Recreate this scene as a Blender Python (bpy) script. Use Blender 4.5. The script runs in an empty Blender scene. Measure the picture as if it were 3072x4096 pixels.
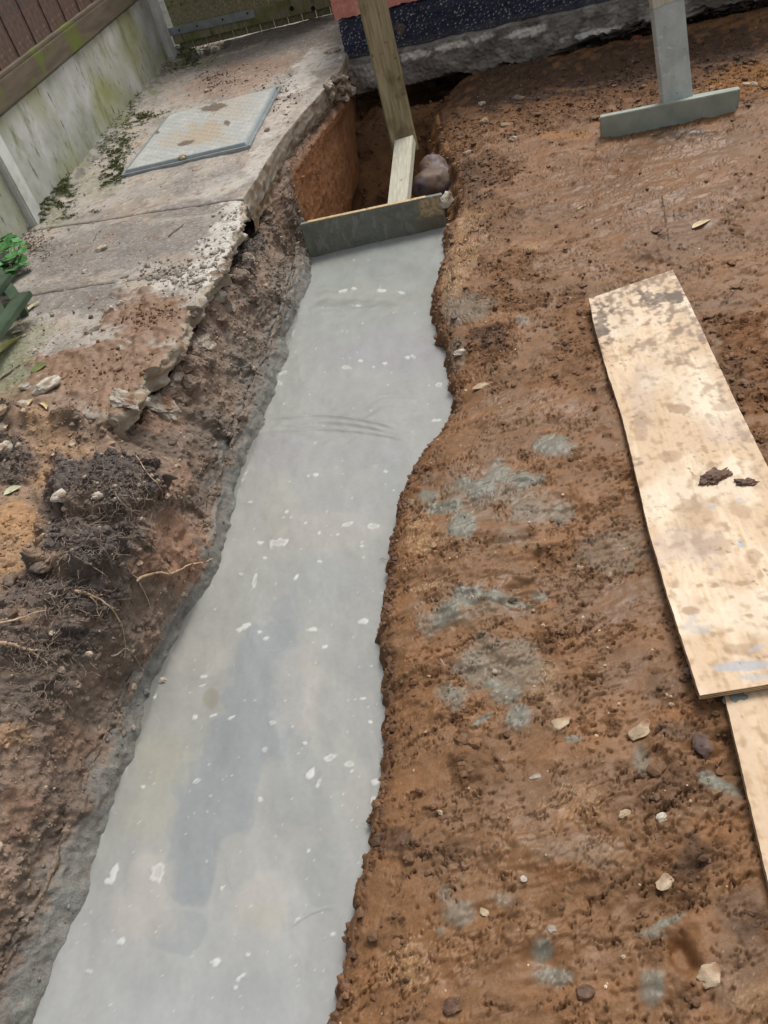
import bpy, bmesh, math, random
import numpy as np
from mathutils import Vector, Matrix

# ------------------------------------------------------------------ camera, light, exposure
S = bpy.context.scene
COL = S.collection
rnd = random.Random(7)
PW, PH, FOC = 1659.0, 2212.0, 3080.0 * 1659 / 3072
PP = np.array([PW / 2, PH / 2])
_d = np.array([964 * 1659 / 3072, 3152 * 1659 / 3072, FOC]); _d /= np.linalg.norm(_d)
_up = -_d
_Y = np.array([0, 0, 1.]) - _up * _up[2]; _Y /= np.linalg.norm(_Y)
_X = np.cross(_Y, _up)
RM = np.array([_X, _Y, _up])
CAM = np.array([0, 0, 1.5])
cd = bpy.data.cameras.new('camera'); cam = bpy.data.objects.new('camera', cd); COL.objects.link(cam)
rot = Matrix([list(RM[:, 0]), list(-RM[:, 1]), list(-RM[:, 2])]).transposed()
cam.matrix_world = Matrix.Translation(Vector(CAM)) @ rot.to_4x4()
cd.sensor_fit = 'VERTICAL'; cd.sensor_height = 36; cd.lens = 36 * 3080 / 4096
cd.clip_start = 0.02; cd.clip_end = 200
S.camera = cam

SUN_EL, SUN_AZ = math.radians(58), math.radians(42)      # azimuth clockwise from +Y
W = bpy.data.worlds.new('World'); S.world = W; W.use_nodes = True
nt = W.node_tree; nt.nodes.clear()
sky = nt.nodes.new('ShaderNodeTexSky'); sky.sky_type = 'NISHITA'; sky.sun_disc = False
sky.sun_elevation = SUN_EL; sky.sun_rotation = SUN_AZ; sky.air_density = 1.0; sky.dust_density = 4.0; sky.ozone_density = 0.6
hs = nt.nodes.new('ShaderNodeHueSaturation'); hs.inputs['Saturation'].default_value = 0.22
bg = nt.nodes.new('ShaderNodeBackground'); bg.inputs['Strength'].default_value = 0.12
wo = nt.nodes.new('ShaderNodeOutputWorld')
nt.links.new(sky.outputs[0], hs.inputs['Color']); nt.links.new(hs.outputs[0], bg.inputs['Color']); nt.links.new(bg.outputs[0], wo.inputs[0])
sl = bpy.data.lights.new('sun', 'SUN'); sl.energy = 1.5; sl.angle = math.radians(22); sl.color = (1, .96, .9)
so = bpy.data.objects.new('sun', sl); COL.objects.link(so)
sdir = Vector((math.sin(SUN_AZ) * math.cos(SUN_EL), math.cos(SUN_AZ) * math.cos(SUN_EL), math.sin(SUN_EL)))
so.rotation_euler = sdir.to_track_quat('Z', 'Y').to_euler(); so.location = (3, 3, 6)
S.view_settings.view_transform = 'Standard'; S.view_settings.look = 'None'
S.view_settings.exposure = 0.33; S.view_settings.gamma = 1; S.view_settings.use_curve_mapping = False

# ------------------------------------------------------------------ survey helpers (photo measurements -> metres)
def P(u, v, z=0.0):
    r = RM @ np.array([u - PP[0], v - PP[1], FOC]); return CAM + r * ((z - CAM[2]) / r[2])
def onplane(u, v, A, B):
    r = RM @ np.array([u - PP[0], v - PP[1], FOC]); n = np.array([-(B[1] - A[1]), B[0] - A[0]])
    return CAM + r * ((n @ (np.array(A[:2]) - CAM[:2])) / (n @ r[:2]))
def proj(x, y, z):
    q = np.stack([x - CAM[0], y - CAM[1], z - CAM[2]], -1) @ RM
    q[..., 2] = np.maximum(q[..., 2], .05)
    return PP[0] + FOC * q[..., 0] / q[..., 2], PP[1] + FOC * q[..., 1] / q[..., 2]
KALB = 1.0
def lin(c):
    c = np.asarray(c, float) / 255.0
    return np.where(c <= .04045, c / 12.92, ((c + .055) / 1.055) ** 2.4)
def sm(x, a=0.0, b=1.0):
    t = np.clip((x - a) / (b - a), 0, 1); return t * t * (3 - 2 * t)

# ------------------------------------------------------------------ numpy noise
_rs = np.random.RandomState(3)
_perm = _rs.permutation(4096); _perm = np.concatenate([_perm, _perm, _perm[:2]])
_g = _rs.normal(size=(4096, 3)); _g /= np.linalg.norm(_g, axis=1)[:, None]; _g = _g.astype(np.float32)
_g2 = _rs.normal(size=(4096, 2)); _g2 /= np.linalg.norm(_g2, axis=1)[:, None]; _g2 = _g2.astype(np.float32)
def pn2(x, y, seed=0):
    x = x + seed * 17.31; y = y + seed * 9.73
    xi = np.floor(x).astype(np.int64); yi = np.floor(y).astype(np.int64)
    xf = (x - xi).astype(np.float32); yf = (y - yi).astype(np.float32)
    u = xf * xf * xf * (xf * (xf * 6 - 15) + 10); v = yf * yf * yf * (yf * (yf * 6 - 15) + 10)
    def h(a, b, fx, fy):
        k = _perm[_perm[a & 4095] + (b & 4095) & 4095]; g = _g2[k]; return g[..., 0] * fx + g[..., 1] * fy
    a = h(xi, yi, xf, yf); b = h(xi + 1, yi, xf - 1, yf); c = h(xi, yi + 1, xf, yf - 1); d = h(xi + 1, yi + 1, xf - 1, yf - 1)
    return (a + u * (b - a) + v * ((c + u * (d - c)) - (a + u * (b - a)))) * 1.5
def pn3(x, y, z, seed=0):
    x = x + seed * 17.31; y = y + seed * 9.73; z = z + seed * 5.19
    xi = np.floor(x).astype(np.int64); yi = np.floor(y).astype(np.int64); zi = np.floor(z).astype(np.int64)
    xf = (x - xi).astype(np.float32); yf = (y - yi).astype(np.float32); zf = (z - zi).astype(np.float32)
    f = lambda t: t * t * t * (t * (t * 6 - 15) + 10)
    u, v, w = f(xf), f(yf), f(zf)
    def h(i, j, k):
        q = _perm[(_perm[(_perm[(xi + i) & 4095] + yi + j) & 4095] + zi + k) & 4095]; g = _g[q]
        return g[..., 0] * (xf - i) + g[..., 1] * (yf - j) + g[..., 2] * (zf - k)
    L = lambda a, b, t: a + t * (b - a)
    return 1.5 * L(L(L(h(0, 0, 0), h(1, 0, 0), u), L(h(0, 1, 0), h(1, 1, 0), u), v),
                   L(L(h(0, 0, 1), h(1, 0, 1), u), L(h(0, 1, 1), h(1, 1, 1), u), v), w)
def fb2(x, y, o=3, seed=0, gain=.5):
    s = 0; a = 1.0
    for i in range(o):
        s = s + a * pn2(x * 2 ** i, y * 2 ** i, seed + i * 7); a *= gain
    return s
def fb3(x, y, z, o=3, seed=0, gain=.5):
    s = 0; a = 1.0
    for i in range(o):
        s = s + a * pn3(x * 2 ** i, y * 2 ** i, z * 2 ** i, seed + i * 7); a *= gain
    return s
_wp = _rs.rand(4096, 2).astype(np.float32)
def worley2(x, y, seed=0):
    xi = np.floor(x).astype(np.int64); yi = np.floor(y).astype(np.int64); xf = (x - xi).astype(np.float32); yf = (y - yi).astype(np.float32)
    best = np.full(np.shape(x), 9., np.float32); hid = np.zeros(np.shape(x), np.float32)
    for i in (-1, 0, 1):
        for j in (-1, 0, 1):
            k = _perm[(_perm[(xi + i + seed * 131) & 4095] + yi + j) & 4095]; p = _wp[k]
            d = (p[..., 0] + i - xf) ** 2 + (p[..., 1] + j - yf) ** 2
            m = d < best; best = np.where(m, d, best); hid = np.where(m, p[..., 0] * .5 + p[..., 1] * .5, hid)
    return np.sqrt(best), hid

# ------------------------------------------------------------------ object helpers
def tag(o, label=None, cat=None, group=None, kind=None):
    if label: o['label'] = label
    if cat: o['category'] = cat
    if group: o['group'] = group
    if kind: o['kind'] = kind
    return o
def thing(name, label, cat, loc=(0, 0, 0), group=None):
    o = bpy.data.objects.new(name, None); COL.objects.link(o); o.location = loc
    o.empty_display_size = .05
    return tag(o, label, cat, group)
def link(name, me, mat, parent=None, loc=None, rot=None):
    if mat is not None and not me.materials: me.materials.append(mat)
    o = bpy.data.objects.new(name, me); COL.objects.link(o)
    if loc is not None: o.location = loc
    if rot is not None: o.rotation_euler = rot
    if parent is not None: o.parent = parent
    return o
def npmesh(name, V, F, col=None, wet=None, smooth=True):
    me = bpy.data.meshes.new(name); V = np.asarray(V, np.float32); F = np.asarray(F, np.int32)
    me.vertices.add(len(V)); me.vertices.foreach_set('co', V.ravel())
    k = F.shape[1]; me.loops.add(F.size); me.loops.foreach_set('vertex_index', F.ravel())
    me.polygons.add(len(F)); me.polygons.foreach_set('loop_start', np.arange(0, F.size, k, dtype=np.int32))
    me.polygons.foreach_set('loop_total', np.full(len(F), k, np.int32))
    me.polygons.foreach_set('use_smooth', np.full(len(F), smooth))
    if col is not None:
        a = me.color_attributes.new('Col', 'FLOAT_COLOR', 'POINT'); c = np.ones((len(V), 4), np.float32)
        c[:, :3] = np.clip(col.reshape(-1, 3), 0, 1)
        if wet is not None: c[:, 3] = np.clip(wet.reshape(-1), 0, 1)
        a.data.foreach_set('color', c.ravel())
    me.update(calc_edges=True)
    return me
def gridmesh(name, G, col=None, wet=None, flip=False):
    nv, nu = G.shape[:2]; idx = np.arange(nv * nu).reshape(nv, nu)
    F = np.stack([idx[:-1, :-1], idx[:-1, 1:], idx[1:, 1:], idx[1:, :-1]], -1).reshape(-1, 4)
    if flip: F = F[:, ::-1]
    return npmesh(name, G.reshape(-1, 3), F, col, wet)

# ------------------------------------------------------------------ materials
def newmat(name):
    m = bpy.data.materials.new(name); m.use_nodes = True; t = m.node_tree
    return m, t, t.nodes['Principled BSDF']
def nd(t, kind, **kw):
    n = t.nodes.new(kind)
    for k, v in kw.items():
        if k in n.inputs: n.inputs[k].default_value = v
        else: setattr(n, k, v)
    return n
def mixc(t, fac, a, b, mode='MIX'):
    n = t.nodes.new('ShaderNodeMix'); n.data_type = 'RGBA'; n.blend_type = mode
    for s, i in ((fac, 0), (a, 6), (b, 7)):
        if hasattr(s, 'node'): t.links.new(s, n.inputs[i])
        else: n.inputs[i].default_value = s if i == 0 else (*s[:3], 1)
    return n.outputs[2]
def vmat(name, r_dry=.75, r_wet=.3, fine=220., bump=.4, amp=.35, bdist=.004, spec=.5, fade=False):
    """material whose colour is painted per vertex (alpha = wetness), with fine grain on top"""
    m, t, b = newmat(name)
    a = nd(t, 'ShaderNodeVertexColor', layer_name='Col'); tc = nd(t, 'ShaderNodeTexCoord')
    n = nd(t, 'ShaderNodeTexNoise', Scale=fine, Detail=4.0, Roughness=.65); t.links.new(tc.outputs['Object'], n.inputs['Vector'])
    mr = nd(t, 'ShaderNodeMapRange'); mr.inputs['From Min'].default_value = .25; mr.inputs['From Max'].default_value = .75
    mr.inputs['To Min'].default_value = 1 - amp; mr.inputs['To Max'].default_value = 1 + amp; t.links.new(n.outputs['Fac'], mr.inputs['Value'])
    vm = nd(t, 'ShaderNodeVectorMath', operation='SCALE'); t.links.new(a.outputs['Color'], vm.inputs[0]); t.links.new(mr.outputs[0], vm.inputs['Scale'])
    t.links.new(vm.outputs[0], b.inputs['Base Color'])
    rr = nd(t, 'ShaderNodeMapRange'); rr.inputs['To Min'].default_value = r_dry; rr.inputs['To Max'].default_value = r_wet
    t.links.new(a.outputs['Alpha'], rr.inputs['Value']); t.links.new(rr.outputs[0], b.inputs['Roughness'])
    bp = nd(t, 'ShaderNodeBump', Strength=bump, Distance=bdist); t.links.new(n.outputs['Fac'], bp.inputs['Height']); t.links.new(bp.outputs[0], b.inputs['Normal'])
    b.inputs['Specular IOR Level'].default_value = spec
    if fade:
        bm_ = nd(t, 'ShaderNodeMapRange'); bm_.inputs['To Min'].default_value = bump; bm_.inputs['To Max'].default_value = .05
        t.links.new(a.outputs['Alpha'], bm_.inputs['Value']); t.links.new(bm_.outputs[0], bp.inputs['Strength'])
    return m
def nmat(name, c1, c2, scale=20., detail=5., rough=.7, bump=.3, stretch=(1, 1, 1), spots=(), bdist=.003, metal=0., spec=.5, contrast=(.35, .65)):
    """procedural two-tone material; spots: (colour, scale, threshold, softness, stretch)"""
    m, t, b = newmat(name); tc = nd(t, 'ShaderNodeTexCoord')
    def noise(sc, st, det=5., off=0.):
        mp = nd(t, 'ShaderNodeMapping'); mp.inputs['Scale'].default_value = st; mp.inputs['Location'].default_value = (off, off * .7, off * .3)
        t.links.new(tc.outputs['Object'], mp.inputs['Vector'])
        n = nd(t, 'ShaderNodeTexNoise', Scale=sc, Detail=det, Roughness=.6); t.links.new(mp.outputs[0], n.inputs['Vector']); return n.outputs['Fac']
    n = noise(scale, stretch, detail)
    cr = nd(t, 'ShaderNodeValToRGB'); cr.color_ramp.elements[0].position = contrast[0]; cr.color_ramp.elements[1].position = contrast[1]
    cr.color_ramp.elements[0].color = (*lin(c1), 1); cr.color_ramp.elements[1].color = (*lin(c2), 1); t.links.new(n, cr.inputs[0])
    c = cr.outputs[0]
    for i, s in enumerate(spots):
        f = noise(s[1], s[4] if len(s) > 4 else (1, 1, 1), 4., 3.7 * (i + 1))
        mr = nd(t, 'ShaderNodeMapRange'); mr.inputs['From Min'].default_value = s[2]; mr.inputs['From Max'].default_value = s[2] + s[3]
        t.links.new(f, mr.inputs['Value']); c = mixc(t, mr.outputs[0], c, tuple(lin(s[0])))
    t.links.new(c, b.inputs['Base Color']); b.inputs['Roughness'].default_value = rough; b.inputs['Metallic'].default_value = metal
    b.inputs['Specular IOR Level'].default_value = spec
    bp = nd(t, 'ShaderNodeBump', Strength=bump, Distance=bdist); t.links.new(n, bp.inputs['Height']); t.links.new(bp.outputs[0], b.inputs['Normal'])
    return m

M = {}
M['soil'] = vmat('wet_clay_soil', .85, .42, 230., .9, .24, .004, .32, True)
M['bank'] = vmat('bank_soil', .8, .42, 200., .6, .35, .005)
M['cement'] = vmat('wet_cement', .5, .12, 90., .05, .03, .002)
M['slab'] = vmat('weathered_concrete', .85, .5, 170., .4, .25, .003)
M['wallc'] = vmat('painted_wall', .75, .4, 120., .45, .2, .004)
M['ply'] = vmat('plywood_face', .75, .5, 120., .12, .06, .002)
M['greywood'] = nmat('slurry_coated_wood', (104, 108, 100), (128, 132, 124), 9., rough=.6, stretch=(1, 1, 4), bump=.35, spots=[((160, 162, 152), 26., .63, .05, (1, 1, 2)), ((84, 82, 72), 14., .66, .08)])
M['greywood_pale'] = nmat('pale_slurry_coated_wood', (164, 174, 170), (194, 202, 196), 8., rough=.55, bump=.6, stretch=(1, 1, .4), bdist=.006, spots=[((120, 128, 122), 60., .66, .05), ((205, 208, 198), 12., .62, .06, (3, 3, .4))])
M['greywood_dark'] = nmat('dark_slurry_coated_wood', (136, 146, 134), (160, 168, 156), 10., rough=.6, bump=.4, spots=[((168, 172, 160), 22., .64, .05, (2, .5, .5))])
M['stake'] = nmat('dirty_timber', (128, 114, 82), (166, 153, 118), 16., rough=.75, stretch=(5, .35, 5), bump=.35, spots=[((110, 92, 64), 8., .56, .14, (1, .7, 1)), ((96, 76, 52), 26., .64, .08), ((205, 196, 170), 90., .7, .03)])
M['strut'] = nmat('pale_sawn_timber', (176, 172, 150), (206, 202, 184), 18., rough=.7, stretch=(5, .6, 5), bump=.3, spots=[((150, 128, 96), 22., .64, .07), ((120, 110, 90), 50., .68, .04, (.6, 4, 1))])
M['endgrain'] = nmat('split_timber_end', (176, 150, 108), (205, 184, 146), 40., rough=.8, spots=[((110, 80, 50), 30., .6, .1)])
M['plyedge_a'] = nmat('ply_layer_pale', (196, 170, 132), (214, 192, 156), 30., rough=.8, spots=[((120, 96, 72), 26., .55, .1)])
M['plyedge_b'] = nmat('ply_layer_dark', (112, 84, 58), (140, 108, 78), 30., rough=.8)
M['board_red'] = nmat('weathered_red_fence_board', (80, 62, 55), (106, 84, 73), 14., rough=.85, stretch=(3, 3, .3), bump=.3, spots=[((70, 62, 62), 6., .55, .15, (2, 2, .4)), ((128, 104, 84), 9., .6, .1, (2, 2, .4))])
M['board_green'] = nmat('green_stained_gate_board', (124, 120, 94), (158, 152, 120), 12., rough=.85, stretch=(4, 4, .35), bump=.3, spots=[((110, 118, 60), 5., .52, .15), ((82, 72, 52), 9., .6, .1, (2, 2, .5))])
M['rail'] = nmat('mossy_timber_rail', (84, 74, 60), (106, 94, 76), 8., rough=.85, bump=.3, stretch=(.5, .5, 3), spots=[((96, 106, 38), 3.2, .52, .12)])
M['gravel'] = nmat('algae_stained_concrete_panel', (150, 152, 138), (196, 197, 194), 3.5, rough=.85, bump=.25, spots=[((146, 150, 100), 2.4, .46, .24, (1, .8, 1)), ((116, 120, 72), 6., .54, .2, (1, 1.4, .6)), ((92, 94, 70), 22., .6, .12, (1, 1.5, .5)), ((96, 98, 80), 60., .68, .05)])
M['post'] = nmat('concrete_post', (182, 184, 178), (214, 216, 212), 6., rough=.85, bump=.25, spots=[((150, 152, 112), 4., .56, .12), ((110, 112, 96), 70., .67, .05)])
M['timberpost'] = nmat('grey_gate_post', (88, 84, 76), (116, 112, 102), 10., rough=.85, stretch=(4, 4, .4), spots=[((84, 92, 52), 4., .55, .1)])
M['steel'] = nmat('galvanised_steel', (138, 148, 150), (166, 174, 176), 12., rough=.45, metal=.55, bump=.08, spots=[((104, 96, 84), 14., .64, .08)])
M['hole'] = nmat('blocker_dark', (30, 28, 24), (44, 40, 34), 30., rough=.9)
M['mortar'] = vmat('mortar_haunch', .85, .5, 160., .4, .25, .003)
M['moss'] = nmat('moss_green', (52, 62, 24), (92, 102, 40), 60., rough=.9, bump=.5)
M['greenpaint'] = nmat('dark_green_paint', (52, 70, 52), (70, 90, 68), 9., rough=.45, bump=.12, spots=[((190, 196, 180), 60., .71, .02, (1, .3, 1)), ((44, 56, 44), 5., .55, .1)])
M['stone'] = nmat('pale_stone', (152, 130, 104), (194, 174, 146), 22., rough=.8, bump=.5, spots=[((132, 96, 68), 12., .48, .12)])
M['whitestone'] = nmat('white_mortar_lump', (168, 160, 144), (212, 206, 194), 30., rough=.85, bump=.6, bdist=.004, spots=[((146, 126, 104), 16., .58, .1)])
M['greystone'] = nmat('rubble_concrete', (140, 130, 116), (186, 178, 164), 26., rough=.85, bump=.7, bdist=.005, spots=[((112, 82, 60), 9., .54, .12)])
M['rubble'] = nmat('pinkish_hardcore', (98, 82, 70), (136, 120, 106), 24., rough=.85, bump=.7, bdist=.005, spots=[((88, 66, 50), 14., .52, .14)])
M['darkstone'] = nmat('dark_purplish_stone', (70, 52, 46), (96, 72, 62), 24., rough=.6, bump=.5)
M['clod'] = nmat('mud_clod', (76, 52, 38), (104, 74, 52), 50., rough=.6, bump=.8, bdist=.004)
M['crumb'] = vmat('soil_crumb', .8, .5, 150., .5, .3, .003)
M['purple'] = nmat('mauve_sheen_lump', (88, 76, 82), (122, 108, 118), 8., rough=.62, bump=.5, spots=[((96, 74, 58), 7., .41, .08), ((74, 52, 38), 28., .62, .05)])
M['leaf_tan'] = nmat('dry_leaf', (186, 160, 118), (214, 194, 156), 30., rough=.7, bump=.3)
M['leaf_pale'] = nmat('bleached_leaf', (176, 176, 140), (208, 206, 176), 30., rough=.7, bump=.3)
M['leaf_yel'] = nmat('yellow_green_leaf', (158, 158, 84), (196, 194, 126), 25., rough=.6, bump=.3)
M['leaf_grn'] = nmat('fresh_leaf', (44, 100, 46), (86, 144, 76), 25., rough=.5, bump=.2)
M['leaf_olive'] = nmat('olive_leaf', (96, 108, 62), (128, 136, 84), 25., rough=.6, bump=.2)
M['root'] = nmat('pale_root', (158, 132, 104), (198, 174, 144), 60., rough=.8, bump=.4)
M['rootd'] = nmat('fine_grey_root', (124, 108, 94), (168, 150, 134), 60., rough=.85, bump=.4)
M['twig'] = nmat('brown_twig', (84, 66, 50), (112, 90, 70), 60., rough=.8, bump=.4)

# ------------------------------------------------------------------ plan curves: x as a function of y along the trench
def curve(pts, z):
    w = np.array([P(u, v, z)[:2] for u, v in pts]); w = w[np.argsort(w[:, 1])]; return w
SLABZ, CEMZ = .30, -.10
_L = curve([(966, 486), (975, 530), (955, 580), (942, 620), (945, 660), (958, 705), (974, 730), (980, 790), (992, 850), (993, 877), (965, 915),
            (925, 960), (895, 1010), (875, 1060), (872, 1092), (858, 1130), (853, 1180), (850, 1230), (845, 1290), (835, 1340), (835, 1390),
            (845, 1470), (843, 1550), (838, 1640), (825, 1720), (818, 1790), (797, 1850), (778, 1950), (762, 2000), (758, 2060), (750, 2130), (715, 2212)], -.03)
_L = np.vstack([[-.85, -1.6], [-.6, -.3], [-.42, .2], _L, [.74, 3.42], [.78, 3.54], [.84, 3.7], [.87, 3.87], [.90, 4.22], [.94, 4.46], [1.0, 4.8], [1.16, 5.1], [1.5, 5.5], [2, 6], [2.4, 7.4]])
_W = curve([(672, 550), (665, 600), (650, 660), (625, 740), (605, 800), (575, 880), (560, 940), (540, 990), (515, 1060), (495, 1130), (470, 1200), (440, 1270),
            (405, 1350), (370, 1420), (335, 1500), (300, 1600), (270, 1660), (240, 1750), (205, 1840), (180, 1920), (140, 2010), (100, 2100), (65, 2212)], CEMZ)
_W = np.vstack([[-1.5, -1.6], [-1.2, -.3], [-1.04, .3], _W, [.05, 3.66], [.12, 3.9], [.25, 4.35], [.36, 4.72], [.30, 4.86], [.24, 5.05], [.3, 5.5], [.6, 7.4]])
_E = curve([(750, 112), (735, 150), (690, 200), (640, 258), (600, 310), (560, 372), (527, 425), (519, 445), (521, 460), (518, 490), (498, 512), (490, 545), (476, 570),
            (462, 585), (450, 606), (437, 625), (428, 655), (402, 668), (396, 700), (384, 740), (356, 768), (345, 790), (322, 803), (300, 832), (288, 862), (262, 895), (246, 905)], SLABZ)
_E = np.vstack([_E, [.75, 5.8], [1.05, 6.9], [1.2, 7.4]])
_B = np.vstack([[-1.75, -1.6], [-1.42, -.3], [-1.24, .3], [-1.16, .55], [-1.06, .85], [-.93, 1.18], [-.76, 1.36], [-.61, 1.56], [-.60, 1.75], [-.66, 1.93], _E])
crv = lambda c, y: np.interp(y, c[:, 1], c[:, 0])
HC = np.array([.607, 5.32]); HD = np.array([math.cos(math.radians(-16.5)), math.sin(math.radians(-16.5))]); HN = np.array([HD[1], -HD[0]])  # HN points out of the house, towards the camera

def blobs(U, V, lst, warp, soft=.28):
    """soft ellipses (u, v, ru, rv, angle, strength) with ragged outlines"""
    m = np.zeros(U.shape, np.float32)
    for b in lst:
        u, v, ru, rv = b[:4]; a = math.radians(b[4]) if len(b) > 4 else 0; s = b[5] if len(b) > 5 else 1
        R_ = max(ru, rv) * 1.9
        k = np.where((np.abs(U - u) < R_) & (np.abs(V - v) < R_))
        if not len(k[0]): continue
        du = U[k] - u; dv = V[k] - v
        d = np.hypot((du * math.cos(a) + dv * math.sin(a)) / ru, (-du * math.sin(a) + dv * math.cos(a)) / rv)
        f = sm(1.0 + .55 * warp[k] - d, -.05, soft) * s
        m[k] = np.maximum(m[k], f)
    return m
def lerp3(c, new, m):
    return c * (1 - m[..., None]) + lin(new) * m[..., None]

# ================================================================== excavated ground to the right of the trench (and the pit)
def rows_y():
    y = [.12]
    while y[-1] < 5.7: y.append(y[-1] + max(.0030, .0019 * math.hypot(y[-1], 1.2)))
    return np.concatenate([np.linspace(-1.6, .1, 36), y, np.linspace(5.72, 7.3, 22)])
yr = rows_y(); NR = len(yr)
Lr = crv(_L, yr); Wr = crv(_W, yr)
Lr = Lr + .010 * pn2(yr * 18, yr * 0 + .3, 2) + .007 * pn2(yr * 48, yr * 0 + .3, 3)
xr = np.interp(yr, [-1.6, .2, .75, 1.35, 2.44, 4.2, 5.5, 7.3], [.9, .55, .85, 1.2, 1.85, 2.9, 3.3, 3.4])
NA, NB, NC = 80, 400, 110
hole = sm(yr, 3.56, 3.66)
ZF = -.20 + hole * -.36
a = np.linspace(1, 0, NA, endpoint=False)               # 1 = far (left) side of the pit floor, 0 = lip
tb = np.linspace(0, 1, NB) ** 1.15
tc_ = np.linspace(0, 1, NC + 1)[1:] ** 1.25
X = np.empty((NR, NA + NB + NC)); Z = np.zeros_like(X); Yg = np.repeat(yr[:, None], X.shape[1], 1)
wallw = (.05 + hole * .13)[:, None]; flr = (Lr - np.where(hole > .5, Wr - .25, Lr - .22))[:, None]
aw = 1 - sm(a[None, :], 0, .5) * 1.0
xa = Lr[:, None] - np.where(a[None] < .5, wallw * np.sin(np.clip(a[None] / .5, 0, 1) * math.pi / 2) , wallw + (flr - wallw) * (a[None] - .5) / .5)
za = np.where(a[None] < .5, (-.035) + (ZF[:, None] + .035) * sm(a[None], 0, .5), ZF[:, None])
X[:, :NA] = xa; Z[:, :NA] = za
X[:, NA:NA + NB] = Lr[:, None] + (xr - Lr)[:, None] * tb[None]
X[:, NA + NB:] = xr[:, None] + (4.4 - xr)[:, None] * tc_[None]
dl = np.maximum(X - Lr[:, None], 0)
Z[:, NA:] += -.035 * np.exp(-dl[:, NA:] / .06)
U, V = proj(X, Yg, Z)
w1 = fb2(X * 9, Yg * 12, 3, 11); w2 = fb2(X * 26, Yg * 34, 2, 21)
w3 = fb2(X * 11, Yg * 11, 4, 23); warp = w3 * .9 + w2 * .15
inside = np.zeros_like(X); inside[:, NA:] = 1
dh = (X - HC[0]) * HN[0] + (Yg - HC[1]) * HN[1]           # metres in front of the house face
along = (X - HC[0]) * HD[0] + (Yg - HC[1]) * HD[1]
# pit far side climbs to the footing
climb = sm(dh, .55, .0)
Z[:, :NA] = np.where(hole[:, None] > .3, Z[:, :NA] + (-.07 - Z[:, :NA]) * climb[:, :NA] ** 1.6, Z[:, :NA])
Z += np.where(dh < 0, -.10 * sm(-dh, 0, .12) * (X > Lr[:, None] - .7), 0)
# tone masks
grey = blobs(U, V, [(1195, 972, 48, 26), (1075, 1028, 55, 34), (1140, 1035, 50, 20), (1030, 1062, 62, 36), (975, 1100, 60, 24), (1000, 1140, 38, 42), (930, 1075, 40, 16),
    (1140, 1110, 66, 30, 0, .55), (1215, 1112, 34, 30, 0, .6), (945, 1335, 58, 40, -25), (1015, 1290, 52, 26), (1070, 1292, 36, 20), (1110, 1302, 60, 12), (1165, 1288, 34, 18, 0, .8),
    (1020, 1440, 56, 48, 0, .6), (968, 1498, 44, 38, 0, .7), (1095, 1500, 44, 28, 0, .8), (1120, 1545, 34, 34, 0, .8), (1060, 1475, 26, 18), (1045, 1550, 34, 9, -35), (1240, 1600, 26, 12, 0, .7),
    (1545, 1692, 52, 20, 25), (1385, 1645, 30, 44, 0, .6), (1440, 1985, 62, 14, -22), (1410, 2010, 34, 20, 0, .8), (995, 1965, 50, 40, 0, .6), (1080, 1940, 46, 30, 0, .5), (1180, 2050, 30, 30, 0, .9), (1197, 2105, 48, 30, 0, .85),
    (1412, 2130, 34, 44, 0, .75), (1010, 672, 66, 40, 0, .5), (960, 1930, 16, 22, 0, .5), (990, 760, 26, 60, 0, .35), (950, 2010, 14, 14, 0, .6), (1130, 690, 18, 12, 0, .5), (1120, 1170, 60, 30, 0, .3), (1250, 1840, 120, 50, 0, .2), (1060, 1075, 160, 60, 0, .5), (1080, 1440, 130, 70, 0, .5), (1040, 1310, 170, 40, 0, .35), (1320, 1180, 90, 60, 0, .3)], warp * .9, .6)
mauve = blobs(U, V, [(1280, 1290, 150, 90, 0, .5), (1450, 500, 160, 80, 0, .5), (1560, 660, 80, 26, 0, .6), (1300, 1700, 220, 70, 0, .4), (1150, 1720, 120, 60, 0, .5), (1600, 2080, 90, 120, 0, .5),
    (1240, 470, 120, 40, 0, .3), (1560, 330, 120, 60, 0, .3), (1200, 1500, 130, 60, 0, .3), (980, 1850, 90, 60, 0, .25), (1350, 1450, 90, 80, 0, .4)], warp, .7)
orange = blobs(U, V, [(1620, 730, 84, 60), (1640, 860, 60, 90, 0, .8), (1610, 180, 95, 48), (1220, 292, 80, 14), (1560, 1780, 100, 40, 0, .7), (1580, 1900, 90, 60, 0, .6), (1210, 1890, 90, 34, 0, .6),
    (1240, 1060, 50, 16, 0, .6), (1300, 1600, 60, 30, 0, .5), (900, 1930, 50, 80, 0, .5), (960, 1010, 80, 30, 0, .5), (1480, 1560, 60, 30, 0, .6), (930, 1480, 70, 60, 0, .3), (1330, 2140, 80, 60, 0, .4), (840, 2120, 90, 90, 0, .4)], warp, .7)
tan = blobs(U, V, [(1010, 478, 44, 34, 0, .8), (1000, 545, 40, 40, 0, .9), (1150, 541, 36, 10, 0, .6), (925, 1271, 38, 8, -10, 1.0), (900, 1160, 44, 60, 0, .7), (985, 600, 30, 40, 0, .8), (1020, 520, 60, 24, 0, .5), (1640, 2150, 60, 60, 0, .3),
    (1180, 1480, 40, 60, 0, .4), (1250, 1740, 70, 40, 0, .4), (880, 2080, 70, 60, 0, .5), (1540, 810, 30, 14, 0, .5)], warp)
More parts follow.
